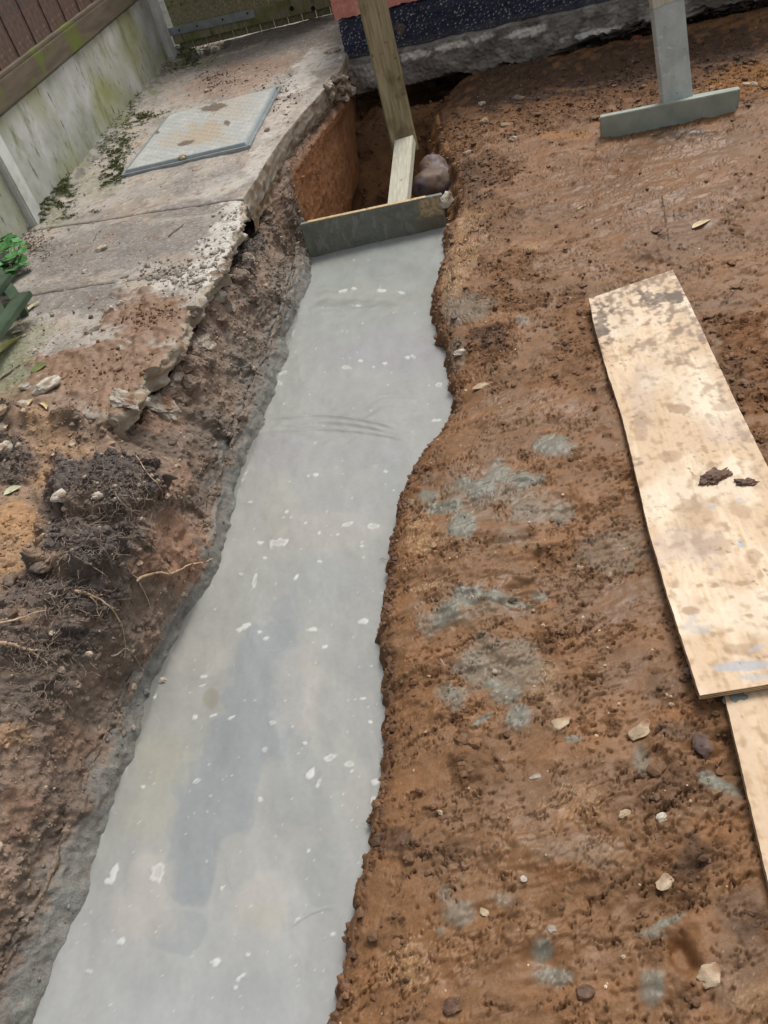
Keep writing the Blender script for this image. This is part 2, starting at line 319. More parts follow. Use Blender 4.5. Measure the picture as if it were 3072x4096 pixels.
dark = blobs(U, V, [(1110, 190, 150, 46, -14), (1350, 150, 190, 44, -12), (1560, 110, 150, 40, -10), (1470, 287, 60, 16), (1500, 1840, 44, 60, 0, .7), (1600, 1960, 70, 60, 0, .5), (1440, 1480, 70, 40, 0, .4),
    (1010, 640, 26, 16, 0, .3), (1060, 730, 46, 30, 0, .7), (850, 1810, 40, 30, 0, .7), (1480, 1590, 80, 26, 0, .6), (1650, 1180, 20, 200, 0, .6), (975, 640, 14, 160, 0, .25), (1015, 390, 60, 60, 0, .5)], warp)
rough = blobs(U, V, [(1090, 650, 90, 34), (1050, 740, 70, 50), (1130, 590, 100, 24), (920, 1022, 70, 30), (885, 1080, 30, 40), (1610, 800, 90, 150), (1600, 180, 90, 60), (1000, 1830, 60, 30), (1490, 1850, 90, 70),
    (1200, 1190, 120, 22, 0, .7), (1130, 1290, 60, 12), (1030, 1650, 70, 60, 0, .8), (1250, 1000, 90, 14, 0, .5), (880, 1840, 60, 24), (1200, 1940, 30, 40), (1440, 1940, 90, 40, 0, .8), (1450, 1690, 120, 60, 0, .7),
    (1560, 1560, 90, 40, 0, .8), (1150, 2170, 160, 30, 0, .4), (880, 2170, 80, 40, 0, .6), (1050, 370, 80, 50), (1000, 300, 60, 60), (1180, 240, 220, 50, -12), (1420, 180, 220, 50, -10), (1060, 470, 60, 60, 0, .6),
    (1250, 740, 60, 160, 0, .7), (1130, 560, 160, 18, 0, .6), (1120, 820, 130, 30, 0, .5), (960, 1350, 60, 30, 0, .4), (1490, 1430, 30, 120, 0, .7), (880, 1500, 50, 90, 0, .4), (1350, 1900, 120, 60, 0, .5), (940, 1460, 60, 20, 0, .6)], warp)
rough = np.maximum(rough * (.55 + .45 * sm(w2, -.4, .3)), .8 * sm(w1 + .3 * w2, .40, .66)); pit = np.zeros_like(X); pit[:, :NA] = 1; Z += .0035 * grey * inside
rough = np.maximum(rough, pit * hole[:, None]); rough = np.maximum(rough, sm(dl, .035, .0) * .8)
smooth_ = np.maximum(grey * .8, blobs(U, V, [(1380, 420, 220, 90), (1090, 1270, 120, 24), (945, 1335, 60, 40), (1400, 1300, 120, 60), (1150, 1850, 160, 50), (950, 2060, 80, 80), (1050, 1050, 120, 60), (1250, 570, 100, 30), (1160, 880, 140, 40), (1450, 330, 150, 60), (1150, 1760, 120, 40), (1200, 2060, 150, 60), (1300, 1850, 90, 60)], warp))
rough *= 1 - .75 * smooth_ * inside
# relief
near = sm(X, 3.6, 2.8)
n6 = fb2(X * 7, Yg * 13, 4, 31, .55)
ter = n6 * 5; tf = ter - np.floor(ter); terr = (np.floor(ter) + sm(tf, .88, 1.0)) / 5
n15 = fb2(X * 19 + w1, Yg * 34, 3, 41, .55); ter2 = n15 * 3.5; tf2 = ter2 - np.floor(ter2); terr2 = (np.floor(ter2) + sm(tf2, .88, 1.0)) / 3.5
F1, hid = worley2(X * 34 + w2 * .6, Yg * 38 + w1 * .6, 5)
F2, hid2 = worley2(X * 78, Yg * 84, 9)
pock = sm(fb2(X * 60, Yg * 95, 2, 71), .48, .68) * sm(fb2(X * 7, Yg * 7, 3, 72), .0, .3) * (1 - .8 * grey)
pm1 = sm(fb2(X * 2.6, Yg * 3.4, 2, 52), -.15, .35)                 # where the surface is torn rather than trodden smooth
Z += inside * (.016 * fb2(X * 1.5, Yg * 1.5, 2, 51) + .004 * n6 + (.002 + .006 * pm1) * terr + (.0006 + .0042 * np.maximum(rough, pm1 * .6)) * terr2 + (.0002 + .0012 * rough) * fb2(X * 110, Yg * 130, 2, 61))
cn = fb2(X * 8 + .6 * w2, Yg * 17 + .4 * w2, 4, 53, .55); cn2 = fb2(X * 17 + .5 * w2, Yg * 40, 3, 54, .6)
crack = np.exp(-(cn / .035) ** 2) * sm(fb2(X * 6, Yg * 7, 2, 55), -.05, .2); crack2 = np.exp(-((cn2 - .05) / .07) ** 2) * sm(fb2(X * 9, Yg * 12, 2, 56), .0, .25)
lip = sm(cn, .0, .03) * sm(cn, .5, .06) * sm(fb2(X * 6, Yg * 7, 2, 55), -.1, .2) + .6 * sm(cn2, .05, .10) * sm(cn2, .5, .12) * sm(fb2(X * 9, Yg * 12, 2, 56), -.1, .2)
Z += inside * .0060 * lip * (1 - .4 * grey) * near
drag = np.exp(-np.abs(pn2((X + .5 * Yg) * 26, (Yg - .4 * X) * 5, 57)) / .05) * sm(fb2(X * 4, Yg * 4, 2, 58), .2, .45)
Z -= inside * (1 - .5 * smooth_) * (1 - .5 * grey) * (.013 * crack + .009 * crack2 + .0012 * drag) * near
Z += inside * rough * (.012 * np.clip(.62 - F1, 0, 1) * (.4 + hid) + .007 * np.clip(.55 - F2, 0, 1) * (.3 + hid2)) - inside * .007 * pock
Z += pit * hole[:, None] * (.05 * fb2(X * 6, Yg * 6, 4, 81) + .03 * np.clip(.6 - F1, 0, 1) * hid) + pit * (1 - hole[:, None]) * .0
X[:, :NA] += (.02 + .05 * hole[:, None]) * fb2(Yg[:, :NA] * 14, Z[:, :NA] * 14, 3, 85) * np.sin(np.clip(a[None] / .5, 0, 1) * math.pi / 2)
# soft mound beneath the footing on the right, and heel marks
Z += inside * (.05 * sm(dh, .45, .05) * sm(along, .5, .9)) * (dh > -.3)
for (u, v, r_, dz) in [(1385, 565, 34, -.015), (1180, 1210, 26, -.02), (1230, 1110, 40, -.012), (1420, 1985, 60, -.015), (1180, 2080, 40, -.012), (1550, 1690, 44, -.012), (1120, 1290, 40, -.015), (1300, 370, 50, -.01), (1010, 1640, 40, .014), (1440, 1600, 44, .018), (1590, 1640, 40, -.02), (1470, 2060, 26, -.03)]:
    q = P(u, v, 0); rr = r_ / FOC * np.linalg.norm(q - CAM) * 1.1
    d = np.hypot(X - q[0], (Yg - q[1]) * .8) / rr + .25 * w1; Z += inside * dz * sm(1.25 - d + .3 * w2, 0, 1.0)
# colour
base = lin((126, 91, 62))
C = np.repeat(np.repeat(base[None, None], NR, 0), X.shape[1], 1)
t1 = sm(fb2(X * 2.2, Yg * 2.8, 3, 101), -.4, .5); C = C * (1 - .45 * t1[..., None]) + lin((108, 83, 62)) * .5 * t1[..., None]
t2 = sm(fb2(X * 5, Yg * 8, 4, 111), .0, .4); C = lerp3(C, (142, 102, 70), .5 * t2)
C = lerp3(C, (106, 88, 76), mauve * .7); C = lerp3(C, (130, 84, 46), orange * .5)
C = lerp3(C, (150, 104, 52), blobs(U, V, [(1620, 170, 90, 40, 0, .8), (1225, 293, 60, 10, 0, .6)], warp))
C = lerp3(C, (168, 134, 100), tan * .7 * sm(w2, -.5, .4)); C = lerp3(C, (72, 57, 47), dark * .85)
C = lerp3(C, (84, 58, 42), np.clip(rough * .35 + .25 * pock + .35 * crack * inside + .3 * crack2 * inside, 0, 1))  # darker torn soil; cracks and pocks also get their shade painted in
C = lerp3(C, (150, 116, 88), sm(n15, .25, .6) * (1 - rough) * .22 * inside)
C = lerp3(C, (120, 115, 103), np.clip(grey * (1.12 + .15 * np.clip(w2, -1, 1) + .15 * np.clip(cn2, -1, 1)), 0, 1))
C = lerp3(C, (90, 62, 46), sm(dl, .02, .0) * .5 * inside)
pitn = sm(fb2(X * 5, Yg * 5, 2, 121), -.2, .4)
pc = lin((116, 86, 62)) * (1 - pitn[..., None]) + lin((146, 108, 76)) * pitn[..., None]
pm = (pit * hole[:, None])[..., None]; C = C * (1 - pm) + pc * pm
speck = (_rs.rand(*X.shape) > .9975) * inside; C = lerp3(C, (206, 182, 150), speck * .8 * (.4 + .6 * tan))
sp2 = (_rs.rand(*X.shape) > .86) * tan * inside; C = lerp3(C, (206, 178, 140), sp2 * .7)
mo = fb2(X * 24, Yg * 34, 3, 131); mo2 = fb2(X * 75, Yg * 95, 2, 132); C = C * (1 + inside * (1 - .6 * grey) * (.13 * mo * (.4 + rough) + .12 * mo2 * (.25 + rough)))[..., None]
lum_ = C.mean(-1, keepdims=True); C = np.clip(lum_ + (C - lum_) * 1.06, .005, 1) * np.array([.92, .94, .93])
wet = np.clip(.72 + .25 * grey + .2 * smooth_ - .75 * rough + .2 * w1 - .5 * pit, 0, 1)
G = np.stack([X, Yg, Z], -1)
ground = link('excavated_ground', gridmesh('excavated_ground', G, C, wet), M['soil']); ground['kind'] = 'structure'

# ================================================================== left bank of the trench
yb = rows_y(); yb = yb[::1]
NRB = len(yb)
Bc = crv(_B, yb); Wc = crv(_W, yb) + .004 * pn2(yb * 30, yb * 0, 5)
ns = sm(yb, 2.25, 1.95)                                        # 1 where no slab lies on top
top = .185 + .085 * ns
pitb = sm(yb, 3.6, 3.8)
zb = np.where(pitb > 0, -.1 - .5 * pitb, -.10)
prof = [
    (np.full(NRB, -3.2), top * 0 + .26), (Bc - 1.0, top + .0), (Bc - .45, top + .005), (Bc - .12, top + .004 + .012 * ns), (Bc - .02, top - .012), (Bc + .015, top - .05),
    (Bc + (Wc - Bc) * .38, top - .14), (Bc + (Wc - Bc) * .72, zb * .5 + (top - .2) * .5 - .03), (Wc - .040, zb + .085), (Wc - .010, zb + .008), (Wc + .012, zb - .06)]
cut = sm(yb, 3.4, 3.7)                                         # spade-cut vertical face in the pit
px = np.stack([p[0] + 0 * yb for p in prof], -1); pz = np.stack([p[1] + 0 * yb for p in prof], -1)
for i, fx in ((4, .0), (5, .03), (6, .05), (7, .05)):
    px[:, i] = px[:, i] * (1 - cut) + (Bc + (Wc - Bc) * (fx * 3) + .0) * cut if i > 5 else px[:, i]
kt = np.array([0, .03, .14, .3, .34, .38, .52, .70, .88, .95, 1.0])
NU = 360
tt = np.concatenate([np.linspace(0, .03, 8, endpoint=False), np.linspace(.03, .14, 34, endpoint=False), np.linspace(.14, .3, 60, endpoint=False), np.linspace(.3, 1, NU - 102)])
XB = np.stack([np.interp(tt, kt, px[j]) for j in range(NRB)]); ZB = np.stack([np.interp(tt, kt, pz[j]) for j in range(NRB)])
ker = np.ones(9) / 9
def smu(A):
    k = len(ker) // 2; p = np.pad(A, ((0, 0), (k, k)), mode='edge'); return sum(p[:, i:i + A.shape[1]] for i in range(len(ker))) / len(ker)
XB = smu(XB); ZB = smu(ZB)
YB = np.repeat(yb[:, None], XB.shape[1], 1)
dx = np.gradient(XB, axis=1); dz = np.gradient(ZB, axis=1); ln = np.hypot(dx, dz) + 1e-9; nx, nz = -dz / ln, dx / ln
UB, VB = proj(XB, YB, ZB)
q1 = fb3(XB * 9, YB * 9, ZB * 9, 3, 201); q2 = fb3(XB * 28, YB * 28, ZB * 28, 2, 211); wB = q1 * .6 + q2 * .5
edgepx = UB - np.interp(YB, _W[:, 1], [proj(np.array(w[0]), np.array(w[1]), np.array(CEMZ))[0] for w in _W])
band = sm(ZB, .035, -.03) * sm(YB, 3.7, 3.4)
bandn = np.clip(sm(ZB + .030 * wB + .02 * q2, -.016 - .008 * sm(YB, 1.9, 2.6), -.056) * sm(YB, 3.75, 3.3), 0, 1)
orw = sm(UB - (612 + (VB - 350) * .325), -4, 10) * sm(YB, 3.45, 3.6) * (VB < 520) * sm(ZB, .2, .1)
humus = blobs(UB, VB, [(240, 1050, 110, 70), (185, 1170, 90, 70), (120, 1290, 120, 60, 0, .9), (60, 1400, 130, 50, 0, .8), (290, 1060, 50, 60, 0, .8), (150, 1110, 60, 40, 0, .7), (170, 1000, 60, 30), (40, 930, 70, 30, 0, .9), (30, 1010, 60, 40, 0, .9), (110, 1370, 90, 26), (540, 480, 50, 60), (520, 560, 50, 60, 0, .8),  # the last two ovals paint shade into the recess under the slab
    (60, 1490, 80, 30, 0, .5), (240, 1130, 80, 40), (170, 940, 40, 20, 0, .5), (100, 1120, 30, 60, 0, .8)], wB)
ochre = blobs(UB, VB, [(45, 1125, 55, 50, 0, .8), (100, 1030, 44, 34, 0, .6), (15, 1200, 50, 50, 0, .5), (130, 950, 70, 40, 0, .4), (20, 1590, 40, 30, 0, .4)], wB)
rust = blobs(UB, VB, [(380, 1170, 60, 80), (395, 1260, 30, 50), (600, 480, 40, 100, 0, .4), (330, 1230, 60, 40, 0, .8), (370, 1040, 50, 40, 0, .5), (350, 900, 60, 40, 0, .5), (20, 1760, 70, 60, 0, .5), (160, 1600, 60, 60, 0, .3), (320, 1480, 60, 60, 0, .35)], wB)
rgh = np.clip(.55 + .8 * humus + .4 * q1 - .35 * rust, .15, 1.3) * (1 - .7 * bandn) * (1 - .75 * orw)
Fb, hb = worley2(YB * 30 + XB * 9 + q1 * .5, ZB * 30 + XB * 26 + q1 * .5, 15); Fc, hc = worley2(YB * 66 + q2 * .4, ZB * 60 + XB * 55 + q2 * .4, 25)
D_ = .030 * fb3(XB * 3.2, YB * 3.2, ZB * 3.2, 2, 221) * (1 - .8 * orw) + .016 * q1 * (1 - .5 * bandn) * (1 - .8 * orw) + (.004 * (1 - .6 * orw) + rgh * .006) * q2 + rgh * (.011 * np.clip(.6 - Fb, 0, 1) * (.3 + hb) + .014 * np.clip(.6 - Fc, 0, 1) * (.3 + hc) + .006 * fb3(XB * 80, YB * 80, ZB * 80, 2, 231))
nearend = (XB, YB)
ff = sm(tt, .0, .12)[None] * (1 - sm(tt, .95, 1.0)[None] * .85)
J0f = 2.02 + np.clip(-.69 - XB, -.3, 3) * .62
upm = sm(tt, .35, .33)[None]; raise_ = sm(J0f + .10 - YB, 0, .03) * upm
ZB = ZB * (1 - upm) + upm * (.185 + .088 * raise_ + .040 * np.exp(-((YB - J0f + .012) / .045) ** 2) * (1 + .9 * q1) * sm(XB, -.66, -.74))
flat = (1 - raise_) * sm(tt, .33, .30)[None] * (YB > 1.9)          # soil under slab stays low
D_ = D_ * ff * (1 - .9 * flat) - .012 * flat
# recess under the slab corner, ledge on the wet band
und = blobs(UB, VB, [(545, 470, 44, 40), (505, 550, 40, 40, 0, .7), (470, 610, 34, 40, 0, .4), (395, 1130, 50, 60, 0, .5)], wB); D_ -= .055 * und
D_ += .05 * blobs(UB, VB, [(230, 1060, 110, 60), (160, 1190, 90, 60)], wB) * ns[:, None]
D_ += bandn * .012
XB = XB + nx * D_; ZB = ZB + nz * D_; YB2 = YB - .3 * D_ * (np.abs(nx))
t1 = sm(fb3(XB * 4, YB * 4, ZB * 4, 3, 241), -.4, .5)[..., None]
CB = lin((116, 94, 76)) * (1 - t1) + lin((92, 76, 63)) * t1
CB = lerp3(CB, (104, 92, 78), sm(fb3(XB * 7, YB * 7, ZB * 7, 2, 251), .0, .5) * .5)
CB = lerp3(CB, (126, 86, 56), rust * .65); CB = lerp3(CB, (164, 126, 84), ochre * .75); CB = lerp3(CB, (62, 54, 52), humus * .75)  # humus mask also carries the shade painted under the slab
CB = lerp3(CB, (136, 106, 76), (ns[:, None] * sm(tt, .36, .3)[None]) * (1 - humus) * .5)
gsl = sm(YB, 2.0, 2.6) * sm(ZB, .16, -.02) * (1 - orw); CB = lerp3(CB, (98, 94, 84), gsl * .62 * sm(wB, -.7, .5))
CB = lerp3(CB, (98, 99, 94), np.clip(bandn * (.85 + .25 * np.clip(q2, -1, 1)), 0, 1))
CB = lerp3(CB, (134, 92, 60), orw * .85); CB = lerp3(CB, (112, 74, 48), orw * sm(fb3(XB * 14, YB * 14, ZB * 9, 3, 261), .1, .6) * .7)
CB = CB * np.array([1.42, 1.40, 1.36]) * (1 + .22 * q2 + .15 * fb3(XB * 70, YB * 70, ZB * 70, 2, 271))[..., None]; CB = np.clip(CB, .004, 1); lb_ = CB.mean(-1, keepdims=True); CB = lb_ + (CB - lb_) * (.80 + .25 * np.clip(orw + ochre, 0, 1))[..., None]
CB = CB * (1 - .30 * sm(Fc, .35, .7)[..., None] * np.clip(rgh, 0, 1)[..., None])
wetB = np.clip(.25 + .5 * bandn + .3 * rust + .2 * q1, 0, 1)
bank = link('earth_bank', gridmesh('earth_bank', np.stack([XB, YB2, ZB], -1), CB, wetB), M['bank']); bank['kind'] = 'structure'

# ================================================================== wet concrete in the trench
yc = yr[(yr > -1.6) & (yr < 3.64)]; NW = 250
xl = crv(_W, yc) - .05; xrr = crv(_L, yc) + .02
tcx = np.linspace(0, 1, NW); XC = xl[:, None] + (xrr - xl)[:, None] * tcx; YC = np.repeat(yc[:, None], NW, 1)
lineL, lineR = np.array([.0275, 3.581]), np.array([.678, 3.474]); bd = (lineR - lineL) / np.linalg.norm(lineR - lineL); bn = np.array([-bd[1], bd[0]])
back = (XC - lineL[0]) * bn[0] + (YC - lineL[1]) * bn[1]; YC = np.where(back > .02, YC - (back - .02), YC)
ZC = np.full(XC.shape, CEMZ)
UC, VC = proj(XC, YC, ZC)
c1 = fb2(XC * 4, YC * 3, 3, 301); c2 = fb2(XC * 20, YC * 14, 3, 311); wC = c1 * .6 + c2 * .3
c3 = fb2(XC * 60, YC * 60, 2, 321)
ZC += .0035 * c1 + .0006 * c2 + .0001 * c3
def arc(u0, v0, u1, v1, sag, wd, h):
    m = np.clip((UC - u0) / (u1 - u0), 0, 1); vv = v0 + (v1 - v0) * m - sag * 4 * m * (1 - m) + 3 * c1
    return h * np.exp(-((VC - vv) / wd) ** 2) * sm(UC, u0 - 10, u0 + 30) * sm(UC, u1 + 10, u1 - 40)
ZC += arc(590, 905, 860, 925, 16, 3.2, .005) + arc(570, 935, 880, 950, 14, 2.6, .0045) + arc(640, 915, 850, 935, 12, 2., .003) - arc(600, 925, 860, 942, 14, 3, .003) + arc(780, 1010, 870, 990, 0, 2, .002)
ZC += .0009 * np.sin((VC + UC * .2) * .33 + c1 * 6) * blobs(UC, VC, [(720, 650, 120, 26), (740, 920, 170, 50), (860, 900, 60, 50)], wC)
ZC += arc(620, 2010, 720, 1960, 10, 2.2, .003)
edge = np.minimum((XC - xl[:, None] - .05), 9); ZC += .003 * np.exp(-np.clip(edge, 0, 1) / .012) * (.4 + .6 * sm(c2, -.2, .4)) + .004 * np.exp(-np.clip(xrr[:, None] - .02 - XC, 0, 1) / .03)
CC = np.repeat(lin((151, 151, 146))[None, None], XC.shape[0], 0).repeat(NW, 1)
CC = lerp3(CC, (150, 154, 150), sm(VC, 900, 560) * .8)
CC = lerp3(CC, (160, 162, 163), sm(VC, 1700, 2200) * .6)
CC = lerp3(CC, (136, 141, 142), blobs(UC, VC, [(560, 1500, 90, 150), (600, 1400, 60, 80), (500, 1620, 70, 90), (440, 1700, 60, 60), (430, 1800, 60, 90), (410, 1890, 50, 60), (470, 1760, 90, 60), (640, 1700, 60, 120, 0, .4), (380, 2010, 60, 40, 0, .6),
    (620, 1330, 40, 60, 0, .6), (700, 1250, 90, 60, 0, .4), (800, 1500, 40, 160, 0, .3), (690, 1900, 60, 90, 0, .4), (840, 1040, 30, 50, 0, .4)], wC * 1.5, .16) * .85)
CC = lerp3(CC, (148, 146, 148), blobs(UC, VC, [(840, 760, 130, 50, 0, .8), (800, 980, 120, 30, 0, .5), (600, 980, 70, 40, 0, .6), (760, 1100, 90, 40, 0, .3)], wC))
CC = lerp3(CC, (172, 166, 158), blobs(UC, VC, [(650, 1480, 60, 120), (300, 1980, 90, 60), (560, 1950, 90, 90), (330, 1900, 50, 60), (700, 1150, 120, 60, 0, .7), (770, 1700, 30, 90, 0, .5), (430, 1420, 90, 60, 0, .6)], wC * 1.3, .5) * .45)
CC = lerp3(CC, (158, 155, 138), blobs(UC, VC, [(340, 1640, 90, 80), (330, 1750, 60, 70, 0, .8), (570, 1980, 60, 50, 0, .6), (720, 560, 60, 30, 0, .5), (600, 1130, 40, 120, 0, .5), (800, 640, 120, 30, 0, .5)], wC * 1.3, .6) * .45)
CC = lerp3(CC, (140, 137, 122), blobs(UC, VC, [(455, 1508, 20, 27, 10, .8)], wC * .3))
CC = lerp3(CC, (132, 134, 130), blobs(UC, VC, [(760, 656, 90, 12, 0, .6), (850, 590, 60, 30, 0, .4)], wC))
CC = CC * (1 + .05 * c2[..., None] + .03 * c3[..., None] + .06 * fb2(XC * 9, YC * 3.5, 3, 331)[..., None])
foam = [(742, 629, 11, 4, -10), (765, 624, 7, 3), (822, 627, 11, 4), (868, 632, 11, 3.5, 10), (772, 660, 6, 2), (893, 770, 8, 4, 25, 2), (880, 772, 7, 4), (748, 793, 9, 4, 0, 2), (778, 779, 6, 3), (830, 784, 6, 3.5), (806, 792, 3, 2),
    (612, 806, 10, 4, -30, 2), (600, 828, 8, 5, 0, 2), (947, 833, 8, 5, 0, 2), (942, 908, 10, 3), (965, 930, 5, 2), (683, 1026, 8, 4), (833, 1018, 4, 3), (540, 1085, 5, 2), (618, 1107, 7, 3, -30), (600, 1172, 24, 9, -10, 2), (563, 1172, 8, 4), (751, 1133, 13, 5, -15, 2), (806, 1137, 12, 6, -5, 2),
    (660, 1130, 4, 3), (688, 1151, 4, 3), (730, 1155, 5, 2), (665, 1030, 3, 2), (572, 1205, 6, 3), (549, 1255, 5, 20, 10, 2), (524, 1356, 17, 6, -25), (560, 1366, 4, 2.5), (572, 1380, 7, 4, -20), (674, 1360, 11, 5, -5), (784, 1343, 12, 5, -5), (700, 1397, 8, 4, -25), (440, 1462, 7, 3),
    (783, 1510, 6, 3, -10), (460, 1545, 10, 3, -20), (500, 1550, 9, 3, -30), (420, 1550, 8, 6, -30), (437, 1480, 8, 2, -20), (588, 1563, 7, 5, 0, 2), (571, 1620, 6, 5, 0, 2), (657, 1606, 7, 4, 0), (713, 1637, 13, 8, -20, 2), (670, 1672, 9, 12, 20), (688, 1690, 4, 14, 20, 2), (754, 1650, 9, 8, 0, 2), (759, 1667, 4, 3),
    (808, 1690, 9, 7, 0), (806, 1735, 6, 12, 0, 2), (425, 1688, 13, 5, -25, 2), (453, 1719, 5, 4, 0, 2), (562, 1727, 6, 6, 0, 2), (309, 1701, 5, 4), (340, 1885, 13, 23, 28, 2), (245, 1890, 8, 20, 15), (236, 1905, 9, 9), (262, 2033, 11, 7, -25), (456, 2079, 5, 5), (466, 2080, 8, 10, 15), (535, 2063, 4, 4), (522, 2110, 10, 4, -30),
    (515, 2117, 4, 3), (510, 2134, 5, 4), (192, 2098, 12, 4, 20, 2), (479, 1918, 3, 4), (640, 1988, 8, 3, -45, 2), (718, 2018, 5, 4), (665, 1838, 4, 4), (780, 1180, 5, 2), (640, 1245, 8, 3, -50), (690, 1212, 5, 2), (612, 1118, 4, 2), (800, 1560, 4, 3), (520, 1240, 6, 3, 0, 2)]
solid = [f[:5] if len(f) > 4 else f for f in foam if not (len(f) > 5 and f[5] == 2)]; ring = [f[:5] for f in foam if len(f) > 5 and f[5] == 2]
ws = np.clip(c3 * .8 + c2 * .4, -1, 1)
fm = blobs(UC, VC, solid, ws)
ro = blobs(UC, VC, ring, ws); ri = blobs(UC, VC, [(r_[0] + 1, r_[1], r_[2] * .62, r_[3] * .55, r_[4]) for r_ in ring], ws + .5 * c2)
fm = np.maximum(fm, np.clip(ro * .9 - ri * .5, 0, 1))
rn = random.Random(5); dots = []
for _ in range(420):
    v = rn.uniform(560, 2200); u = rn.uniform(60, 990); dots.append((u, v, rn.uniform(1.6, 3.2), rn.uniform(1.3, 2.4), 0, rn.uniform(.3, .9)))
fm = np.maximum(fm, blobs(UC, VC, dots, ws * .3))
CC = lerp3(CC, (200, 201, 196), fm * .75); ZC += .0012 * fm
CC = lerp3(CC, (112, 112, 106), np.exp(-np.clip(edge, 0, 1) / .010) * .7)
wetC = np.clip(.62 + .25 * c1 - .5 * fm, 0, 1)
cem = link('wet_concrete', gridmesh('wet_concrete', np.stack([XC, YC, ZC], -1), CC, wetC), M['cement']); cem['kind'] = 'structure'

# ================================================================== concrete path slabs
FA, FB = P(70, 480, SLABZ)[:2], P(360, 140, SLABZ)[:2]; FDIR = (FB - FA) / np.linalg.norm(FB - FA); FN = np.array([FDIR[1], -FDIR[0]])    # FN: away from fence, over the path
fx = lambda y: FA[0] + (y - FA[1]) * FDIR[0] / FDIR[1]
j1a, j1b = P(110, 492, SLABZ), P(525, 430, SLABZ); j2a, j2b = P(60, 640, SLABZ), P(402, 585, SLABZ)
jl = lambda A, B: (lambda x: A[1] + (x - A[0]) * (B[1] - A[1]) / (B[0] - A[0]))
J1, J2 = jl(j1a, j1b), jl(j2a, j2b); J0 = lambda x: 2.02 + np.clip(-.69 - x, -.3, 3) * .62; J3 = lambda x: 7.25 - (x + .47) * .31
mud = [(330, 690, 110, 60), (200, 800, 150, 60), (300, 800, 120, 70), (130, 850, 120, 50, 0, .8), (60, 870, 90, 30, 0, .8), (260, 860, 90, 40)]
def slab(yA, yB, nvv, nuu, rag, thick, xmin, seed):
    sp = 5
    v = np.concatenate([np.full(sp, 0.), np.linspace(0, 1, nvv), np.full(sp, 1.)])
    u = np.concatenate([np.full(sp, 0.), np.linspace(0, 1, nuu), np.full(14, 1.)])
    dv = np.concatenate([np.linspace(1, 0, sp, endpoint=False), np.zeros(nvv), np.linspace(0, 1, sp + 1)[1:]])
    du = np.concatenate([np.linspace(1, 0, sp, endpoint=False), np.zeros(nuu), np.linspace(0, 1, 15)[1:]])
    Uu, Vv = np.meshgrid(u, v); DU, DV = np.meshgrid(du, dv); right = (np.arange(len(u)) >= sp + nuu)[None] * np.ones_like(Uu)
    # row lines, solved by two fixed-point steps because the ends are skewed in x
    Yv = yA(0) + (yB(0) - yA(0)) * Vv
    for _ in range(3):
        Er = crv(_E, Yv); Xl = np.maximum(fx(Yv) + .0, xmin) if xmin is not None else fx(Yv)
        Xv = Xl + (Er - Xl) * Uu; Yv = yA(Xv) + (yB(Xv) - yA(Xv)) * Vv
    depth = np.maximum(DU, DV)
    Zv = SLABZ - thick * depth
    e = Xv - 0
    nE = rag * (fb2(Yv * 9, DU * 2.2, 3, seed) + .6 * fb2(Yv * 34, DU * 5, 2, seed + 3))
    wE = sm(Uu, .8, 1.0); Xv = Xv + nE * wE * .5 - right * rag * 1.1 * DU * (1 + .8 * fb2(Yv * 16, DU * 3, 2, seed + 5)) + right * rag * .5 * np.sin(DU * math.pi)
    Yv = Yv + .004 * pn2(Xv * 12, Vv * 0, seed) * ((Vv < .001) | (Vv > .999))
    top_ = (1 - np.clip(depth * 20, 0, 1))
    a1 = fb2(Xv * 8, Yv * 8, 3, 401); a2 = fb2(Xv * 38, Yv * 38, 2, 411)
    Zv = Zv + top_ * (.003 * a1 + .0016 * a2) + .004 * fb2(Xv * 3, Yv * 3, 2, 421)
    Un, Vn = proj(Xv, Yv, Zv); wS = a1 * .6 + a2 * .45
    rl = np.clip(1 - (Uu * 1.0), 0, 1)
    dE = (crv(_E, Yv) - Xv)
    Zv -= top_ * rag * .35 * np.exp(-np.clip(dE, 0, 1) / .01) * (1 + fb2(Yv * 40, Xv * 40, 2, seed + 9))
    dj = np.minimum(np.abs(Yv - yA(Xv)), np.abs(Yv - yB(Xv))); Zv -= top_ * .006 * np.exp(-dj / .006)
    c = np.repeat(lin((162, 154, 144))[None, None], Xv.shape[0], 0).repeat(Xv.shape[1], 1)
    c = lerp3(c, (126, 119, 112), sm(fb2(Xv * 5, Yv * 5, 3, 431), -.1, .5) * .6); c = lerp3(c, (164, 146, 124), sm(fb2(Xv * 6, Yv * 6, 3, 441), .1, .5) * .4)
    greyz = blobs(Un, Vn, [(300, 520, 230, 50, -8), (180, 560, 160, 50, -8), (420, 450, 120, 20, -10), (140, 640, 140, 40), (620, 95, 130, 20, -16), (520, 125, 120, 14, -14), (400, 400, 120, 20, -12, .5)], wS); c = lerp3(c, (104, 99, 95), greyz * .6)
    brown = blobs(Un, Vn, [(500, 175, 120, 36, -14), (560, 150, 110, 26, -14), (580, 250, 60, 40, 0, .5), (280, 455, 60, 30, 0, .3), (380, 560, 40, 16, 0, .5), (560, 340, 60, 30, 0, .4), (240, 510, 26, 16, 0, .4)], wS); c = lerp3(c, (142, 112, 90), brown * .6)
    white = blobs(Un, Vn, [(690, 130, 60, 26, -30), (650, 175, 50, 20, -30), (480, 520, 60, 40, -40), (440, 580, 60, 30, -30), (510, 460, 40, 30), (380, 610, 70, 16, -10, .7), (600, 260, 24, 60, 30, .5), (560, 350, 24, 50, 35, .6), (480, 400, 60, 26, -20, .4)], wS); c = lerp3(c, (204, 199, 190), white * .7)
